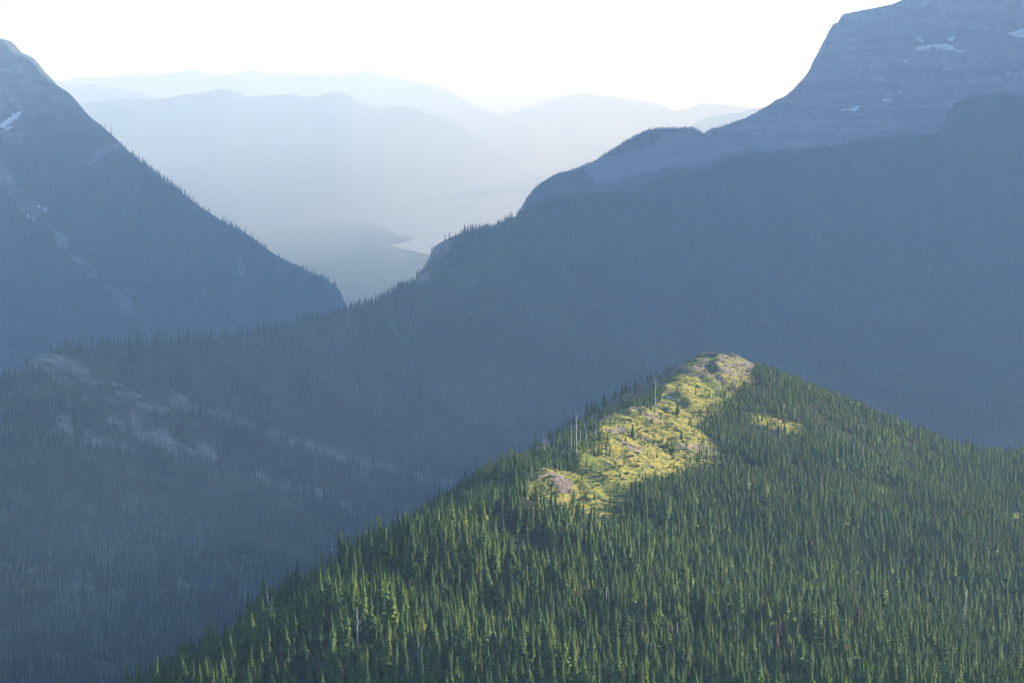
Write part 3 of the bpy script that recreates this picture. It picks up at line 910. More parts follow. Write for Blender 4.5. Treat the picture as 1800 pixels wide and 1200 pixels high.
# ------------------------------------------------------------------ scattering by geometry nodes (masses of trees that nobody could count)
def scatter(name, pts, scale, zrot, var, sources, label, tilt=None, wide=None):
    me = bpy.data.meshes.new(name)
    me.vertices.add(len(pts))
    me.vertices.foreach_set("co", np.asarray(pts, np.float32).ravel())
    sc = np.asarray(scale, np.float32)
    wd = np.ones(len(pts), np.float32) if wide is None else np.asarray(wide, np.float32)
    a = me.attributes.new("size", 'FLOAT_VECTOR', 'POINT'); a.data.foreach_set("vector", np.stack([sc * wd, sc * wd, sc], -1).ravel())
    rot = np.zeros((len(pts), 3), np.float32); rot[:, 2] = zrot
    if tilt is not None: rot[:, :2] = tilt
    a = me.attributes.new("turn", 'FLOAT_VECTOR', 'POINT'); a.data.foreach_set("vector", rot.ravel())
    a = me.attributes.new("variant", 'INT', 'POINT'); a.data.foreach_set("value", np.asarray(var, np.int32))
    o = obj(name, me)
    ng = bpy.data.node_groups.new(name, 'GeometryNodeTree')
    ng.interface.new_socket("Geometry", in_out='INPUT', socket_type='NodeSocketGeometry')
    ng.interface.new_socket("Geometry", in_out='OUTPUT', socket_type='NodeSocketGeometry')
    N, Lk = ng.nodes, ng.links
    gi, go = N.new("NodeGroupInput"), N.new("NodeGroupOutput")
    join = N.new("GeometryNodeJoinGeometry")
    for s in reversed(sources):
        so = bpy.data.objects.new("source", s)             # never linked to the scene
        oi = N.new("GeometryNodeObjectInfo"); oi.inputs["Object"].default_value = so
        g2 = N.new("GeometryNodeGeometryToInstance")
        Lk.new(oi.outputs["Geometry"], g2.inputs[0]); Lk.new(g2.outputs[0], join.inputs[0])
    ip = N.new("GeometryNodeInstanceOnPoints")
    ip.inputs["Pick Instance"].default_value = True

    def named(nm, ty):
        n_ = N.new("GeometryNodeInputNamedAttribute"); n_.data_type = ty; n_.inputs["Name"].default_value = nm
        return n_.outputs["Attribute"]
    Lk.new(gi.outputs[0], ip.inputs["Points"]); Lk.new(join.outputs[0], ip.inputs["Instance"])
    Lk.new(named("variant", 'INT'), ip.inputs["Instance Index"])
    er = N.new("FunctionNodeEulerToRotation"); Lk.new(named("turn", 'FLOAT_VECTOR'), er.inputs[0]); Lk.new(er.outputs[0], ip.inputs["Rotation"])
    Lk.new(named("size", 'FLOAT_VECTOR'), ip.inputs["Scale"])
    Lk.new(ip.outputs[0], go.inputs[0])
    md = o.modifiers.new("scatter", 'NODES'); md.node_group = ng
    return tag(o, label, kind="stuff")


FAR_SRC = [far_fir("far_fir", 50 + i, M_NEEDLE_FAR, w) for i, w in enumerate((1.7, 2.1, 1.5, 2.4, 1.9))]


_pv, _pf = [], []
for _z, _r in ((0, .28), (14, .1)):
    for _j in range(4): _pv.append((_r * math.cos(_j * 1.5708), _r * math.sin(_j * 1.5708), _z))
for _j in range(4): _pf.append((_j, (_j + 1) % 4, 4 + (_j + 1) % 4, 4 + _j))
FAR_SRC.append(mesh_from("dead_pole", _pv, _pf, M_DEADWOOD, smooth_shade=False))


def scatter_loft(info, name, label, per_m2, hmin, hmax, keep, seed, front_only=True, src=FAR_SRC, extra_rows=3, umax=1850, umin=-60, wide=1.0):
    """trees over a lofted mountain side; keep(u, v, P, attrs) -> probability"""
    r = np.random.default_rng(seed)
    V, n, nu, ci = info["V"], info["n"], info["nu"], info["ci"]
    i0 = max(0, ci - extra_rows)
    A, B, C, D = V[i0:-1, :-1], V[i0:-1, 1:], V[i0 + 1:, :-1], V[i0 + 1:, 1:]
    area = 0.5 * np.abs((B[..., 0] - A[..., 0]) * (C[..., 1] - A[..., 1]) - (B[..., 1] - A[..., 1]) * (C[..., 0] - A[..., 0])) * 2
    u_, v_, _ = pix(A)
    kp = keep(u_, v_, A, {k: np.asarray(a).reshape(n, nu)[i0:-1, :-1] for k, a in info["attrs"].items()})
    lam = area * per_m2 * np.clip(kp, 0, 1) * ((u_ > umin) & (u_ < umax) & (v_ < 1230))
    cnt = r.poisson(lam)
    idx = np.repeat(np.arange(cnt.size), cnt.ravel())
    f = lambda Q: Q.reshape(-1, 3)[idx]
    s, t = r.random(len(idx))[:, None], r.random(len(idx))[:, None]
    P = f(A) * (1 - s) * (1 - t) + f(B) * s * (1 - t) + f(C) * (1 - s) * t + f(D) * s * t
    P[:, 2] -= 0.8
    h = r.uniform(hmin, hmax, len(P)) * (0.75 + 0.35 * (1 + fbm(P[:, 0] / 60, P[:, 1] / 60, None, 3, seed)))
    scatter(name, P, h / 20.0, r.uniform(0, 6.28, len(P)), np.where(r.random(len(P)) < 0.002, len(src) - 1, r.integers(0, len(src) - 1, len(P))), src, label, wide=np.full(len(P), wide))
    print(name, len(P))


scatter_loft(MID, "conifer_forest", "dense shaded conifer forest covering the long blue ridge", 1 / 42.0, 9, 18,
             lambda u, v, P, a: np.clip(1.0 - 3.6 * np.maximum(a["rock"] + 0.02, 0), 0.0, 1) * (0.45 + 0.75 * smooth(-0.35, 0.2, fbm(P[..., 0] / 130, P[..., 1] / 130, None, 3, 91))), 201)
scatter_loft(LEFT, "conifer_forest", "dark conifers lining the steep dark mountain's long descending crest", 1 / 90.0, 12, 26,
             lambda u, v, P, a: np.clip(a["veg"] * 1.3 - 0.45, 0, 1) * (0.25 + 0.75 * smooth(-.2, .3, fbm(P[..., 0] / 200, P[..., 2] / 150, None, 3, 92))) * smooth(110, 300, v), 202, wide=1.2)
scatter_loft(KNOLL, "conifer_forest", "conifers scattered over the wooded knoll below the cliffs", 1 / 60.0, 6, 12,
             lambda u, v, P, a: np.clip(1.0 - 2.2 * np.maximum(a["rock"] - .12, 0), 0.02, 1), 203, wide=1.3)
scatter_loft(CLIFF, "conifer_forest", "sparse thin trees on the cliff mountain's lower slope", 1 / 140.0, 8, 18,
             lambda u, v, P, a: np.clip(a["veg"] * 1.5 - 0.55, 0, 1) * smooth(190, 215, v - .0 * u) * (u < 1700), 204)

# ------------------------------------------------------------------ near hill: trees
r = np.random.default_rng(300)


def visible_ground(x, y):
    return True


def poisson_grid(x0, x1, y0, y1, step, jitter, r):
    gx = np.arange(x0, x1, step); gy = np.arange(y0, y1, step * 0.9)
    X, Y = np.meshgrid(gx, gy)
    X = X + (np.arange(len(gy)) % 2)[:, None] * step * .5 + r.uniform(-jitter, jitter, X.shape) * step
    Y = Y + r.uniform(-jitter, jitter, X.shape) * step
    return X.ravel(), Y.ravel()


tx, ty = poisson_grid(-520, 900, 800, 2230, 3.55, 0.5, r)
sd_t = meadow_sd(tx, ty)
dens = 0.60 + 0.75 * fbm(tx / 38, ty / 38, None, 3, 301) + 0.75 * fbm(tx / 13, ty / 13, None, 2, 305)
dens *= np.interp(ty, [900, 1250, 1500, 2000], [0.95, 0.95, 1.25, 1.35])
dens = np.clip(dens, 0.10, 1)
flank = smooth(1480, 1560, ty) * smooth(-4, 4, np.interp(ty, [1480, 1600, 1760, 1900], [30, 62, 112, 160]) - tx)      # steep bare side above the valley
dens = dens * (1 - 0.93 * flank)
dens = np.where(sd_t > -1.5, 0, dens)
keep = r.random(len(tx)) < dens
tx, ty, sd_t = tx[keep], ty[keep], sd_t[keep]
tz = hill_h(tx * K, ty * K)
th = (9 + 17 * r.random(len(tx)) ** 0.9) * (0.9 + 0.4 * fbm(tx / 60, ty / 60, None, 3, 302))
th *= np.where(r.random(len(tx)) < 0.25, r.uniform(0.3, 0.65, len(tx)), 1.0) * np.where(r.random(len(tx)) < 0.10, r.uniform(1.15, 1.4, len(tx)), 1.0)
th *= np.interp(ty, [900, 1200, 1500, 1900, 2100], [.92, .80, .58, .43, .38])
th *= np.interp(-sd_t, [0, 10, 40], [0.55, 0.8, 1.0])
th = np.clip(th, 3, 33) * K
tx, ty = tx * K, ty * K
tu, tv_, td = pix(np.stack([tx, ty, tz], -1))
tu2, tvt, _ = pix(np.stack([tx, ty, tz + th], -1))
vis = (tu > -40) & (tu < 1840) & (tvt < 1215)
tx, ty, tz, th, td, tu, tvt = (a[vis] for a in (tx, ty, tz, th, td, tu, tvt))
tvar = r.integers(0, len(FIRS), len(tx))
tbrown = r.random(len(tx)) < 0.018
trot = r.uniform(0, 6.28, len(tx))
ttilt = r.normal(0, 0.030, (len(tx), 2))
twide = r.uniform(0.85, 1.2, len(tx))
wide_all = twide * np.interp(th / K, [4, 10, 20], [2.0, 1.7, 1.52])
print("near trees", len(tx))

SRC_NEAR = [join_mesh("fir", FIRS[i], [M_BARK, M_NEEDLE]) for i in range(len(FIRS))] + [join_mesh("brown_fir", b, [M_BARK, M_BROWN]) for b in BROWN_FIRS]
var_all = np.where(tbrown, len(FIRS) + r.integers(0, 2, len(tx)), tvar)

# the 300 that show largest: the nearest with their tops inside the picture
inside = (tu > 4) & (tu < 1796) & (tvt < 1185) & (tvt > 0)
order = np.argsort(np.where(inside, td - 6 * (th - 18 * K), 1e9))
big = np.zeros(len(tx), bool); big[order[:296]] = True
scatter("conifer_forest", np.stack([tx, ty, tz], -1)[~big], th[~big] / 20, trot[~big], var_all[~big], SRC_NEAR, "sunlit green conifer forest covering the near hill", wide=wide_all[~big], tilt=ttilt[~big])

TRUNK_ME = [mesh_from("trunk", *p[0], M_BARK, smooth_shade=True) for p in FIRS + BROWN_FIRS]
CROWN_ME = [mesh_from("crown", p[1][0], p[1][1], M_NEEDLE if i < len(FIRS) else M_BROWN, smooth_shade=False, tone=p[1][2]) for i, p in enumerate(FIRS + BROWN_FIRS)]
bigk = np.where(big)[0]
LANDMARK_SNAGS = [(868, 1180, 1120, "leaning white dead tree low in the forest with dark gaps around it"), (1066, 1095, 1030, "thin grey dead spire midway up the forest's middle part"), (1697, 1115, 1036, "tall greyish brown dead fir standing above the forest's lower sunny corner"),
                  (1332, 1195, 1138, "bleached dead trunk at the very bottom of the forest"), (1190, 1150, 1092, "bare grey dead trunk among yellow green firs near the bottom"), (1450, 1120, 1065, "thin pale dead trunk in the sunlit belt of taller firs"), (1580, 1190, 1135, "short pale dead trunk at the bottom toward the sunny side"), (735, 1180, 1125, "slim white dead trunk near the bottom on the valley side"), (1005, 1190, 1142, "pale dead stem at the bottom below the leaning white one")]
SNAG_NAME = ["leaning white dead tree", "thin grey dead spire", "tall brownish dead fir", "bleached bottom dead trunk", "bare grey dead trunk", "thin pale dead trunk", "short pale dead trunk", "slim white dead trunk", "pale bottom dead stem"]
brown_k = sorted([k for k in bigk if tbrown[k]], key=lambda k: tu[k])
NTH = ["first", "second", "third", "fourth", "fifth", "sixth", "seventh", "eighth", "ninth", "tenth", "eleventh", "twelfth", "thirteenth", "fourteenth", "fifteenth", "sixteenth", "seventeenth", "eighteenth", "nineteenth", "twentieth", "twenty-first", "twenty-second", "twenty-third", "twenty-fourth", "twenty-fifth", "twenty-sixth", "twenty-seventh", "twenty-eighth", "twenty-ninth", "thirtieth", "thirty-first", "thirty-second", "thirty-third", "thirty-fourth", "thirty-fifth", "thirty-sixth"]
FIR_LABEL = {}
for i, k in enumerate(brown_k):
    FIR_LABEL[k] = "reddish brown dying fir among green ones, %s dying fir counted from the valley side" % NTH[i]
near_of = {}
for k in bigk:
    if k in FIR_LABEL: continue
    marks = [(tu[j], tvt[j], "the %s reddish dying fir" % NTH[n_]) for n_, j in enumerate(brown_k)] + [(q[0], q[2], "the " + SNAG_NAME[n_]) for n_, q in enumerate(LANDMARK_SNAGS)] + [(469, 1046, "the gnarled pale dead tree"), (584, 955, "the wavy white dead tree"), (628, 1066, "the stout white dead top")]
    d = [(tu[k] - m[0]) ** 2 + (tvt[k] - m[1]) ** 2 for m in marks]
    i = int(np.argmin(d)); m = marks[i]
    du, dv = tu[k] - m[0], tvt[k] - m[1]
    side = ("sunny side of" if du > 0 else "valley side of") if abs(du) > abs(dv) else ("below" if dv > 0 else "above")
    near_of.setdefault((m[2], side), []).append((d[i], k))
for (i, side), ks in near_of.items():
    for n_, (dd, k) in enumerate(sorted(ks)):
        shape = ("tall " if th[k] > 17 * K else "short " if th[k] < 9 * K else "") + ("broad" if twide[k] > 1.1 else "slender" if twide[k] < .95 else "pointed")
        where = "tree on the " + side if "side" in side else "tree " + side
        FIR_LABEL[k] = "%s green fir, %s %s %s" % (shape, NTH[min(n_, 35)], where, i)
for k in bigk:
    v = int(var_all[k])
    e = bpy.data.objects.new("fir_tree", None)
    COL.objects.link(e)
    e.location = (tx[k], ty[k], tz[k]); e.rotation_euler = (ttilt[k, 0], ttilt[k, 1], trot[k])
    s = th[k] / 20; e.scale = (s * wide_all[k], s * wide_all[k], s)
    e.empty_display_size = 1
    obj("trunk", TRUNK_ME[v], e); obj("crown", CROWN_ME[v], e)
    tag(e, FIR_LABEL[k], "fir tree", "firs at the front of the near forest")

# ------------------------------------------------------------------ picking points of the ground under a line of sight
def bvh_of(info):
    me = info["obj"].data if isinstance(info, dict) else info.data
    vs = np.empty(len(me.vertices) * 3, np.float32); me.vertices.foreach_get("co", vs)
    return BVHTree.FromPolygons([Vector(q) for q in vs.reshape(-1, 3)], [tuple(p.vertices) for p in me.polygons])


def sight(bvh, u, v):
    a = at(u, v, 1000.0)
    d = Vector((a[0], a[1], a[2] - CZ)).normalized()
    h = bvh.ray_cast(Vector((0, 0, CZ)), d)
    return (h[0], h[1]) if h[0] is not None else (None, None)


BV_HILL = bvh_of(HILL)

# ------------------------------------------------------------------ snow patches lying on the two rocky mountains
def snow_patch(bvh, poly, label, seed, thick=3.0, group=None):
    p = np.array(poly, float)
    x0, y0 = p.min(0) - 1; x1, y1 = p.max(0) + 1
    step = max(0.6, min(x1 - x0, y1 - y0) / 12)
    us, vs = np.arange(x0, x1 + step, step), np.arange(y0, y1 + step, step)
    U, Vv = np.meshgrid(us, vs)
    wu = U + 1.2 * fbm(U / 6, Vv / 6, None, 3, seed); wv = Vv + 1.0 * fbm(U / 6, Vv / 6, None, 3, seed + 4)
    ins = in_poly(wu, wv, p)
    d = poly_dist(wu, wv, p)
    idx = -np.ones(U.shape, int)
    V = []
    for i in range(U.shape[0]):
        for j in range(U.shape[1]):
            if ins[i, j] or d[i, j] < step * 1.2:
                q, nrm = sight(bvh, U[i, j], Vv[i, j])
                if q is None: continue
                if nrm.dot(q - Vector((0, 0, CZ))) > 0: nrm = -nrm
                k = thick * min(1.0, d[i, j] / (2 * step)) + 0.8 if ins[i, j] else -2.0
                idx[i, j] = len(V)
                V.append(q + nrm * k + Vector((0, -k * 1.2, 0)))
    F = []
    for i in range(U.shape[0] - 1):
        for j in range(U.shape[1] - 1):
            f = (idx[i, j], idx[i, j + 1], idx[i + 1, j + 1], idx[i + 1, j])
            if min(f) >= 0: F.append(f[::-1])
    if not F: return
    c = sum(V, Vector()) / len(V)
    tag(obj("snow_patch", mesh_from("snow_patch", [v - c for v in V], F, M_SNOW), None, c), label, "snow patch", group)


BV_CLIFF, BV_LEFT = bvh_of(CLIFF), bvh_of(LEFT)
SC = lambda pts, k=3.0, ox=1200.0: [(ox + a / k, b / k) for a, b in pts]
SNOW = [
    ([(1225, 260), (1250, 245), (1300, 237), (1320, 238), (1375, 228), (1425, 241), (1434, 255), (1455, 268), (1486, 263), (1484, 279), (1448, 277), (1428, 264), (1408, 272), (1380, 264), (1340, 260), (1312, 246), (1295, 264), (1260, 269)], "longest snow patch, a ragged white strip across the upper cliff mountain"),
    ([(1376, 197), (1400, 206), (1430, 190), (1432, 219), (1408, 222), (1393, 209)], "small hooked snow patch directly above the longest snow strip's end"),
    ([(1226, 203), (1252, 197), (1258, 206), (1274, 223), (1256, 226), (1242, 213), (1230, 211)], "little broken snow patch directly above the longest snow strip's start"),
    ([(1298, 205), (1316, 202), (1311, 215)], "tiny snow fleck above the middle of the longest snow strip"),
    ([(1710, 180), (1740, 169), (1770, 159), (1800, 146), (1840, 138), (1840, 200), (1785, 199), (1750, 195)], "white snow patch at the picture's edge, high on the cliff mountain"),
    ([(1166, 322), (1178, 313), (1188, 324), (1172, 334)], "small square snow patch below the longest snow strip's start"),
    ([(1356, 379), (1380, 373), (1395, 365), (1422, 360), (1417, 371), (1390, 374), (1375, 382)], "thin slanting snow patch under the longest snow strip's end"),
    ([(1700, 379), (1737, 381), (1722, 396), (1708, 391)], "small snow patch below the one at the picture's edge"),
    ([(1043, 522), (1075, 524), (1107, 520), (1095, 534), (1080, 543), (1060, 536)], "pointed triangular snow patch above the gully on the cliff mountain"),
    ([(830, 583), (860, 575), (885, 573), (905, 560), (942, 557), (925, 574), (912, 588), (890, 587), (868, 579), (845, 587)], "lowest snow patch on the cliff mountain, broad with a thin tail"),
    ([(986, 367), (1003, 363), (999, 372)], "tiny snow fleck alone on the cliff mountain's steep upper face"),
    ([(1222, 363), (1245, 363), (1235, 370)], "tiny flat snow fleck below the longest snow strip"),
    ([(1123, 480), (1140, 482), (1160, 483), (1145, 490)], "tiny snow fleck just above the pointed triangular snow patch"),
    ([(1434, 486), (1452, 487), (1440, 493)], "tiny snow fleck low on the cliff mountain above the wooded bump"),
]
for i, (pl, lb) in enumerate(SNOW):
    snow_patch(BV_CLIFF, SC(pl), lb, 600 + i)
SNOW_L = [
    ([(-6, 665), (20, 640), (60, 612), (62, 597), (80, 598), (105, 584), (122, 581), (101, 606), (99, 629), (75, 640), (45, 657), (20, 677), (-6, 677)], "ragged white snow patch near the top of the steep dark mountain"),
    ([(17, 682), (40, 669), (70, 667), (50, 687), (25, 692)], "small snow patch tucked under the ragged one on the dark mountain"),
    ([(194, 1083), (215, 1082), (245, 1094), (270, 1115), (265, 1128), (235, 1117), (210, 1101)], "oval snow patch beside the scree gully of the dark mountain"),
    ([(39, 1006), (50, 1007), (63, 1025), (52, 1026)], "tiny snow sliver in the upper scree gully of the dark mountain"),
    ([(139, 1129), (148, 1129), (156, 1156), (148, 1152)], "tiny snow sliver in the scree gully below the oval patch"),
]
for i, (pl, lb) in enumerate(SNOW_L):
    snow_patch(BV_LEFT, SC(pl, 3.0, 0.0), lb, 640 + i)

# ------------------------------------------------------------------ meadow: low bushes, young firs, dead trees, logs, boulders
r2 = np.random.default_rng(410)


def bush_mesh(seed):
    rr = np.random.default_rng(seed)
    V, F = [], []
    for k in range(46):
        a = rr.uniform(0, 6.28); q = rr.random() ** .6
        cx, cy = 1.0 * q * math.cos(a), 1.0 * q * math.sin(a)
        h = (1 - q * q) * rr.uniform(.4, 1.0) + .12
        w = rr.uniform(.12, .28)
        b = len(V)
        t = rr.uniform(0, 6.28)
        V += [(cx + w * math.cos(t), cy + w * math.sin(t), h * .35), (cx - w * math.cos(t), cy - w * math.sin(t), h * .35),
              (cx - w * math.sin(t), cy + w * math.cos(t), h * .3), (cx + rr.normal(0, .05), cy + rr.normal(0, .05), h * 1.1), (cx + w * math.sin(t), cy - w * math.cos(t), h * .3)]
        F += [(b, b + 2, b + 3), (b + 2, b + 1, b + 3), (b + 1, b + 4, b + 3), (b + 4, b, b + 3)]
    return mesh_from("bush", V, F, M_BUSH, smooth_shade=False)


M_BUSH = foliage("bush_leaves", [(0.0, (0.030, 0.070, 0.018)), (0.5, (0.055, 0.10, 0.020)), (1.0, (0.075, 0.105, 0.022))], bough=False)
bx, by = poisson_grid(-200, 500, 1330, 1980, 2.7, .5, r2)
sdb = meadow_sd(bx, by)
fr, fr2, _s = ledges(bx, by)
pb = np.where(sdb > -4, 0.26 + 0.9 * fbm(bx / 16, by / 22, None, 3, 415), 0)
pb *= np.interp(by, [1400, 1750, 1850], [1, 1, .35]) * np.where(fr < .3, .4, 1)
kp = r2.random(len(bx)) < pb
bx, by = bx[kp] * K, by[kp] * K
bz = hill_h(bx, by)
bs = r2.uniform(0.3, 1.25, len(bx)) * K * 1.25
BUSH = [bush_mesh(430 + i) for i in range(4)]
scatter("undergrowth", np.stack([bx, by, bz - .05], -1), bs * r2.uniform(.5, .9, len(bx)), r2.uniform(0, 6.28, len(bx)), r2.integers(0, 4, len(bx)), BUSH, "low green bushes dotted over the grassy hill crest", wide=np.full(len(bx), 1.5))

CLUMPS = [ground_poly(c) for c in ([(985, 850, 1480), (1005, 800, 1560), (1060, 790, 1570), (1075, 808, 1545), (1045, 835, 1500)], [(1082, 735, 1690), (1100, 705, 1740), (1160, 690, 1770), (1165, 706, 1740), (1110, 735, 1690)], [(905, 870, 1430), (940, 835, 1480), (985, 820, 1510), (1000, 850, 1480), (940, 880, 1430)], [(965, 800, 1560), (1000, 770, 1620), (1045, 752, 1650), (1040, 775, 1600), (1000, 800, 1570)])]
# clusters of small firs along the meadow's valley edge and borders belong to the forest mass
ex, ey = poisson_grid(-200, 500, 1330, 1980, 3.6, .5, r2)
sde = meadow_sd(ex, ey)
pe = np.where((sde > -3) & (sde < 9), 0.45 + 0.9 * fbm(ex / 18, ey / 22, None, 2, 425), 0) * np.interp(ey, [1400, 1800, 1870], [1, .9, .05])
pe = np.maximum(pe, np.where(sde >= 9, 0.9 * (fbm(ex / 22, ey / 30, None, 2, 427) - 0.25), 0) * np.interp(ey, [1400, 1700, 1800], [1, .8, .2]))
for cl in CLUMPS:
    dd = poly_dist(ex, ey, cl)
    inn = in_poly(ex, ey, cl)
    pe = np.maximum(pe, np.where(inn, 0.85, 0) * (0.55 + 0.9 * fbm(ex / 12, ey / 16, None, 2, 429)))
kp = r2.random(len(ex)) < pe
ex, ey = ex[kp] * K, ey[kp] * K
ez = hill_h(ex, ey)
incl = np.zeros(len(ex), bool)
for cl in CLUMPS: incl |= in_poly(ex / K, ey / K, cl)
eh = np.where(incl, r2.uniform(5, 10.5, len(ex)), r2.uniform(2.0, 6.5, len(ex))) * K
scatter("conifer_forest", np.stack([ex, ey, ez], -1), eh / 20, r2.uniform(0, 6.28, len(ex)), r2.integers(0, len(FIRS), len(ex)), SRC_NEAR, "clumps of small firs fringing the grassy hill crest", wide=np.where(incl, r2.uniform(1.0, 1.4, len(ex)), r2.uniform(1.2, 1.8, len(ex))))

# separate young firs out on the grass
YF_ME = [(TRUNK_ME[i], CROWN_ME[i]) for i in (2, 4, 5, 8)]
YOUNG = [(1322, 668, 15), (1300, 672, 9), (1281, 688, 12), (1290, 655, 8), (1223, 693, 11), (1190, 735, 9), (1146, 742, 14), (1191, 728, 24), (1247, 700, 18), (1180, 783, 14), (1173, 787, 22), (1164, 775, 11), (1147, 778, 12), (1133, 782, 10), (1123, 790, 9), (1113, 768, 26), (1100, 775, 15), (1138, 800, 10), (1155, 805, 14), (1121, 812, 9), (1072, 824, 14), (1055, 826, 11), (1013, 850, 10), (1090, 838, 12), (1065, 790, 15), (1120, 750, 10),
         (976, 893, 42), (968, 893, 38), (1009, 893, 36), (941, 888, 12), (1030, 876, 16), (1045, 878, 13), (985, 905, 20), (1198, 772, 20), (1207, 790, 16), (1150, 838, 13)]
placed = []
for (u, v, hp) in YOUNG:
    q, _n = sight(BV_HILL, u, v)
    if q is None: continue
    placed.append((u, v, hp, q))
ORD = ["first", "second", "third", "fourth", "fifth", "sixth", "seventh", "eighth", "ninth", "tenth", "eleventh", "twelfth", "thirteenth", "fourteenth", "fifteenth", "sixteenth", "seventeenth", "eighteenth", "nineteenth", "twentieth"]
for i, (u, v, hp, q) in enumerate(sorted(placed, key=lambda a: a[1])):
    h = hp * pix(np.array(q))[2] / FPX
    e = bpy.data.objects.new("young_fir", None); COL.objects.link(e)
    e.location = q; e.rotation_euler = (0, 0, r2.uniform(0, 6.28))
    s_ = h / 20; wd = 1.05 if hp > 30 else r2.uniform(1.3, 1.9)
    e.scale = (s_ * wd, s_ * wd, s_)
    tm, cm = YF_ME[i % 4]
    obj("trunk", tm, e); obj("crown", cm, e)
    n_ = len(placed)
    if hp > 30:
        lab = {976: "tall dark fir rising against the yellow grass, taller of the close pair", 968: "tall dark fir beside the taller of the close pair on yellow grass", 1009: "tall pointed dark fir standing alone against the lowest yellow grass"}[u]
    elif i < n_ // 2:
        lab = "%s %s fir on the grassy crest, %s counted down from the bare summit" % ("tiny" if hp < 12 else "small", "bushy" if wd > 1.6 else "pointed", ORD[i])
    else:
        lab = "%s %s fir on the grassy crest, %s counted up from the meadow's foot" % ("tiny" if hp < 12 else "small", "bushy" if wd > 1.6 else "pointed", ORD[n_ - 1 - i])
    tag(e, lab, "young fir", "young firs on the grassy crest")


def tube(pts, rad, k=6):
    V, F = [], []
    pts = [Vector(p) for p in pts]
    for i, p in enumerate(pts):
        d = (pts[min(i + 1, len(pts) - 1)] - pts[max(i - 1, 0)]).normalized()
        a = d.orthogonal().normalized(); b_ = d.cross(a)
        for j in range(k):
            t = 2 * math.pi * j / k
            V.append(p + (a * math.cos(t) + b_ * math.sin(t)) * rad[i])
    for i in range(len(pts) - 1):
        for j in range(k):
            F.append((i * k + j, i * k + (j + 1) % k, (i + 1) * k + (j + 1) % k, (i + 1) * k + j))
    F.append(tuple(range(k))[::-1]); F.append(tuple(range((len(pts) - 1) * k, len(pts) * k)))
    return V, F


def dead_tree(u, v, top_v, label, seed, lean=0.0, branches=8, crook=0.3, thick=1.0, blen=1.0, top_u=None):
    q, _n = sight(BV_HILL, u, v)
    if q is None: print("no ground", u, v); return
    d = pix(np.array(q))[2]
    h = (v - top_v) * d / FPX
    lx = 0 if top_u is None else (top_u - u) * d / FPX
    rr = np.random.default_rng(seed)
    e = bpy.data.objects.new("dead_tree", None); COL.objects.link(e); e.location = q
    n = 9
    pts, rad = [], []
    for i in range(n):
        t = i / (n - 1)
        pts.append((lx * t ** 1.2 + crook * rr.normal(0, 1) * math.sin(t * 3.1), crook * rr.normal(0, .6) * math.sin(t * 3.1), -0.6 + (h + 0.6) * t))
        rad.append(thick * 0.5 * (0.34 * (1 - t) ** 0.8 + 0.12))
    obj("trunk", mesh_from("trunk", *tube(pts, rad), M_DEADWOOD), e)
    for b in range(branches):
        t = rr.uniform(.30, .97)
        i = min(n - 2, int(t * (n - 1))); f = t * (n - 1) - i
        p = Vector(pts[i]).lerp(Vector(pts[i + 1]), f)
        a = rr.choice([0, math.pi]) + rr.normal(0, .6)
        L = blen * h * rr.uniform(.08, .20) * (1.15 - t * .6)
        dirv = Vector((math.cos(a), math.sin(a) * .6, rr.uniform(-.35, .45)))
        mid = p + dirv * L * .55 + Vector((0, 0, rr.normal(0, .1) * L))
        end = p + dirv * L + Vector((0, 0, rr.uniform(-.1, .35) * L))
        obj("branch", mesh_from("branch", *tube([p, mid, end], [.085 * thick, .07 * thick, .04 * thick], 4), M_DEADWOOD), e)
    tag(e, label, "dead tree", "dead grey trees on the near hill")


dead_tree(1152, 714, 667, "straight pale dead trunk standing alone where the grassy crest meets the blue ridge", 701, branches=6, thick=.8, blen=.5, crook=.1)
dead_tree(1013, 800, 728, "tall white dead tree with a stubby forked top above the valley edge", 702, branches=8, thick=.85, blen=.8, crook=.1)
dead_tree(1004, 795, 741, "thin dead tree with crossed side branches beside the tall white one", 703, branches=8, thick=.5, blen=1.1, crook=.1)
dead_tree(962, 800, 762, "bent dead tree leaning outward with dangling crooked branches at the valley edge", 704, branches=11, thick=.75, blen=1.6, crook=.5, top_u=954)
dead_tree(1020, 786, 754, "slim grey dead trunk among green firs just past the tall white one", 705, branches=4, thick=.55, blen=.5, crook=.1)
dead_tree(1030, 782, 752, "slim bare pole beside the slim grey dead trunk among firs", 706, branches=3, thick=.5, blen=.5, crook=.1)
dead_tree(1046, 778, 752, "short bare dead trunk by the shaded outcrop on the valley edge", 707, branches=3, thick=.7, blen=.6, crook=.1)
dead_tree(1031, 795, 765, "pale forked dead stem low among the firs above the grass", 708, branches=3, thick=.8, blen=.8, crook=.2)
dead_tree(588, 1030, 948, "wavy white dead tree rising above the dark firs of the shaded edge", 709, branches=9, thick=1.0, blen=.45, crook=.5, top_u=584)
dead_tree(578, 1062, 994, "greyish dead fir with short twigs below the wavy white dead tree", 710, branches=14, thick=.7, blen=.7, crook=.15)
dead_tree(478, 1120, 1036, "gnarled pale dead tree with drooping arms on the shaded lower edge", 711, branches=13, thick=.75, blen=1.3, crook=.4, top_u=469)
dead_tree(628, 1130, 1066, "stout white dead top with short arms amid sunlit yellow firs", 712, branches=9, thick=1.1, blen=.8, crook=.08)
dead_tree(1516, 815, 782, "pale dead trunk alone in the dense forest beyond the grass", 713, branches=2, thick=1.1, blen=.3, crook=.1)
dead_tree(928, 862, 843, "short white broken stump at the lower grass's valley edge", 714, branches=0, thick=1.3, crook=.1)
dead_tree(1145, 782, 764, "short grey dead stem standing in the middle of the meadow", 715, branches=2, thick=.5, blen=.4, crook=.05)
dead_tree(1362, 655, 633, "small dead spike on the skyline beyond the bare summit", 716, branches=2, thick=.7, blen=.3, crook=.05)


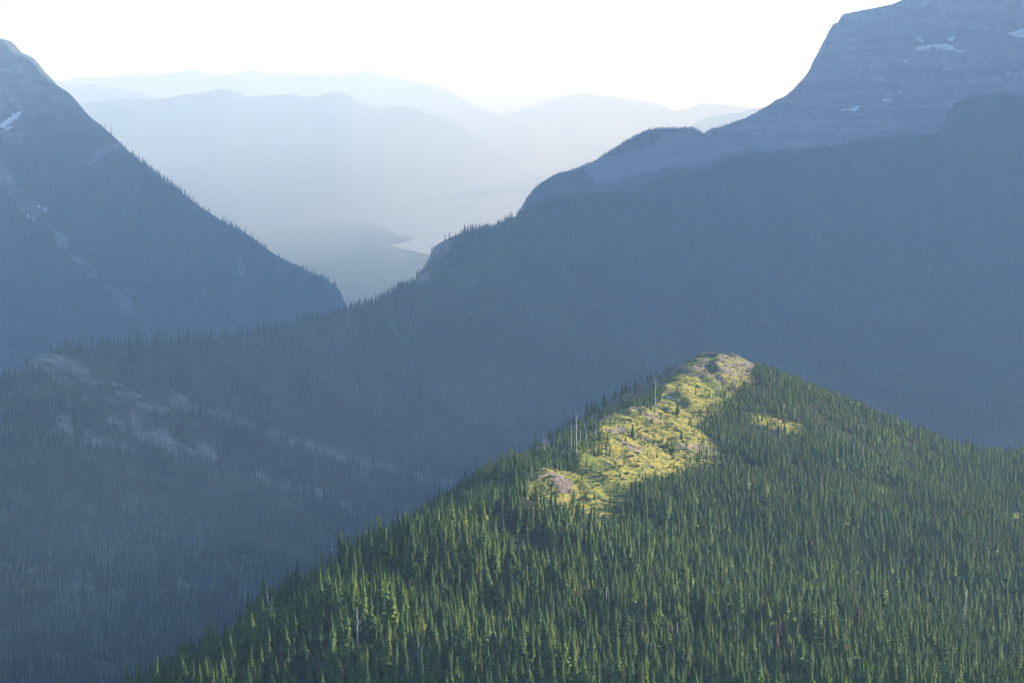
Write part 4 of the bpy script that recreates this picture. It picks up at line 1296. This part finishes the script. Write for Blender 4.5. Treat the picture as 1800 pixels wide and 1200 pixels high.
for i, (ku, kv, kt, kl) in enumerate(LANDMARK_SNAGS):
    dead_tree(ku, kv, kt, kl, 730 + i, branches=7, thick=.9, blen=.55, crook=.25)


def fallen_log(u0, v0, u1, v1, label, seed, rad=.35):
    a, _n = sight(BV_HILL, u0, v0); b, _n = sight(BV_HILL, u1, v1)
    if a is None or b is None: return
    pts = []
    for t in np.linspace(0, 1, 6):
        p = a.lerp(b, t); z = float(hill_h(p.x, p.y))
        pts.append(Vector((p.x, p.y, z + rad * .7)) - a)
    e = obj("fallen_log", mesh_from("fallen_log", *tube(pts, list(np.linspace(rad, rad * .5, 6)), 7), M_DEADWOOD), None, a)
    tag(e, label, "fallen log", "fallen logs on the grassy crest")


fallen_log(944, 840, 962, 834, "pale fallen log lying on bare soil at the lower valley edge", 1)
fallen_log(1165, 697, 1196, 706, "long grey fallen log under the ledge of the upper grass", 2, .4)
fallen_log(950, 803, 958, 796, "short pale log hanging over the valley edge by the bent dead tree", 3, .3)


def boulder(u, v, w_px, label, seed):
    q, _n = sight(BV_HILL, u, v)
    if q is None: return
    d = pix(np.array(q))[2]; R = w_px * d / FPX / 2
    rr = np.random.default_rng(seed)
    V, F = [], []
    rings, seg = 5, 8
    for i in range(rings + 1):
        f = math.pi * i / rings
        for j in range(seg):
            t = 2 * math.pi * j / seg
            k = R * rr.uniform(.78, 1.12)
            V.append((k * math.sin(f) * math.cos(t), k * .9 * math.sin(f) * math.sin(t), k * .65 * math.cos(f) + .25 * R))
    for i in range(rings):
        for j in range(seg):
            F.append((i * seg + j, i * seg + (j + 1) % seg, (i + 1) * seg + (j + 1) % seg, (i + 1) * seg + j))
    tag(obj("boulder", mesh_from("boulder", V, F, M_DEADWOOD, smooth_shade=False), None, q), label, "boulder", "pale boulders on the near hill")


boulder(1087, 808, 5, "small white boulder on the open grass halfway up the crest", 801)
boulder(1689, 1108, 12, "pale round boulder beside the tall dead fir in the lower forest", 802)
boulder(773, 952, 8, "flat pale boulder in the small grassy gap of the shaded side", 803)
boulder(665, 1010, 6, "pale boulder on the shaded valley edge of the forest", 804)

# ------------------------------------------------------------------ haze
def build_haze():
    x0, x1, y0, y1, z0, z1 = -46000, 46000, -4500, 71000, -60, CZ + 1960
    V = [(x, y, z) for x in (x0, x1) for y in (y0, y1) for z in (z0, z1)]
    F = [(0, 1, 3, 2), (4, 6, 7, 5), (0, 4, 5, 1), (2, 3, 7, 6), (0, 2, 6, 4), (1, 5, 7, 3)]
    m = bpy.data.materials.new("haze")
    m.use_nodes = True
    n, l = m.node_tree.nodes, m.node_tree.links
    n.remove(n["Principled BSDF"])
    pv = n.new("ShaderNodeVolumePrincipled")
    pv.inputs["Color"].default_value = (*HAZE_COLOR, 1)
    pv.inputs["Absorption Color"].default_value = (1, 1, 1, 1)
    pv.inputs["Density"].default_value = HAZE_DENSITY
    pv.inputs["Anisotropy"].default_value = HAZE_ANISO
    l.new(pv.outputs[0], n["Material Output"].inputs["Volume"])
    tag(obj("haze", mesh_from("haze", V, F, m, smooth_shade=False)), "blue summer haze filling the valleys", kind="stuff")


build_haze()
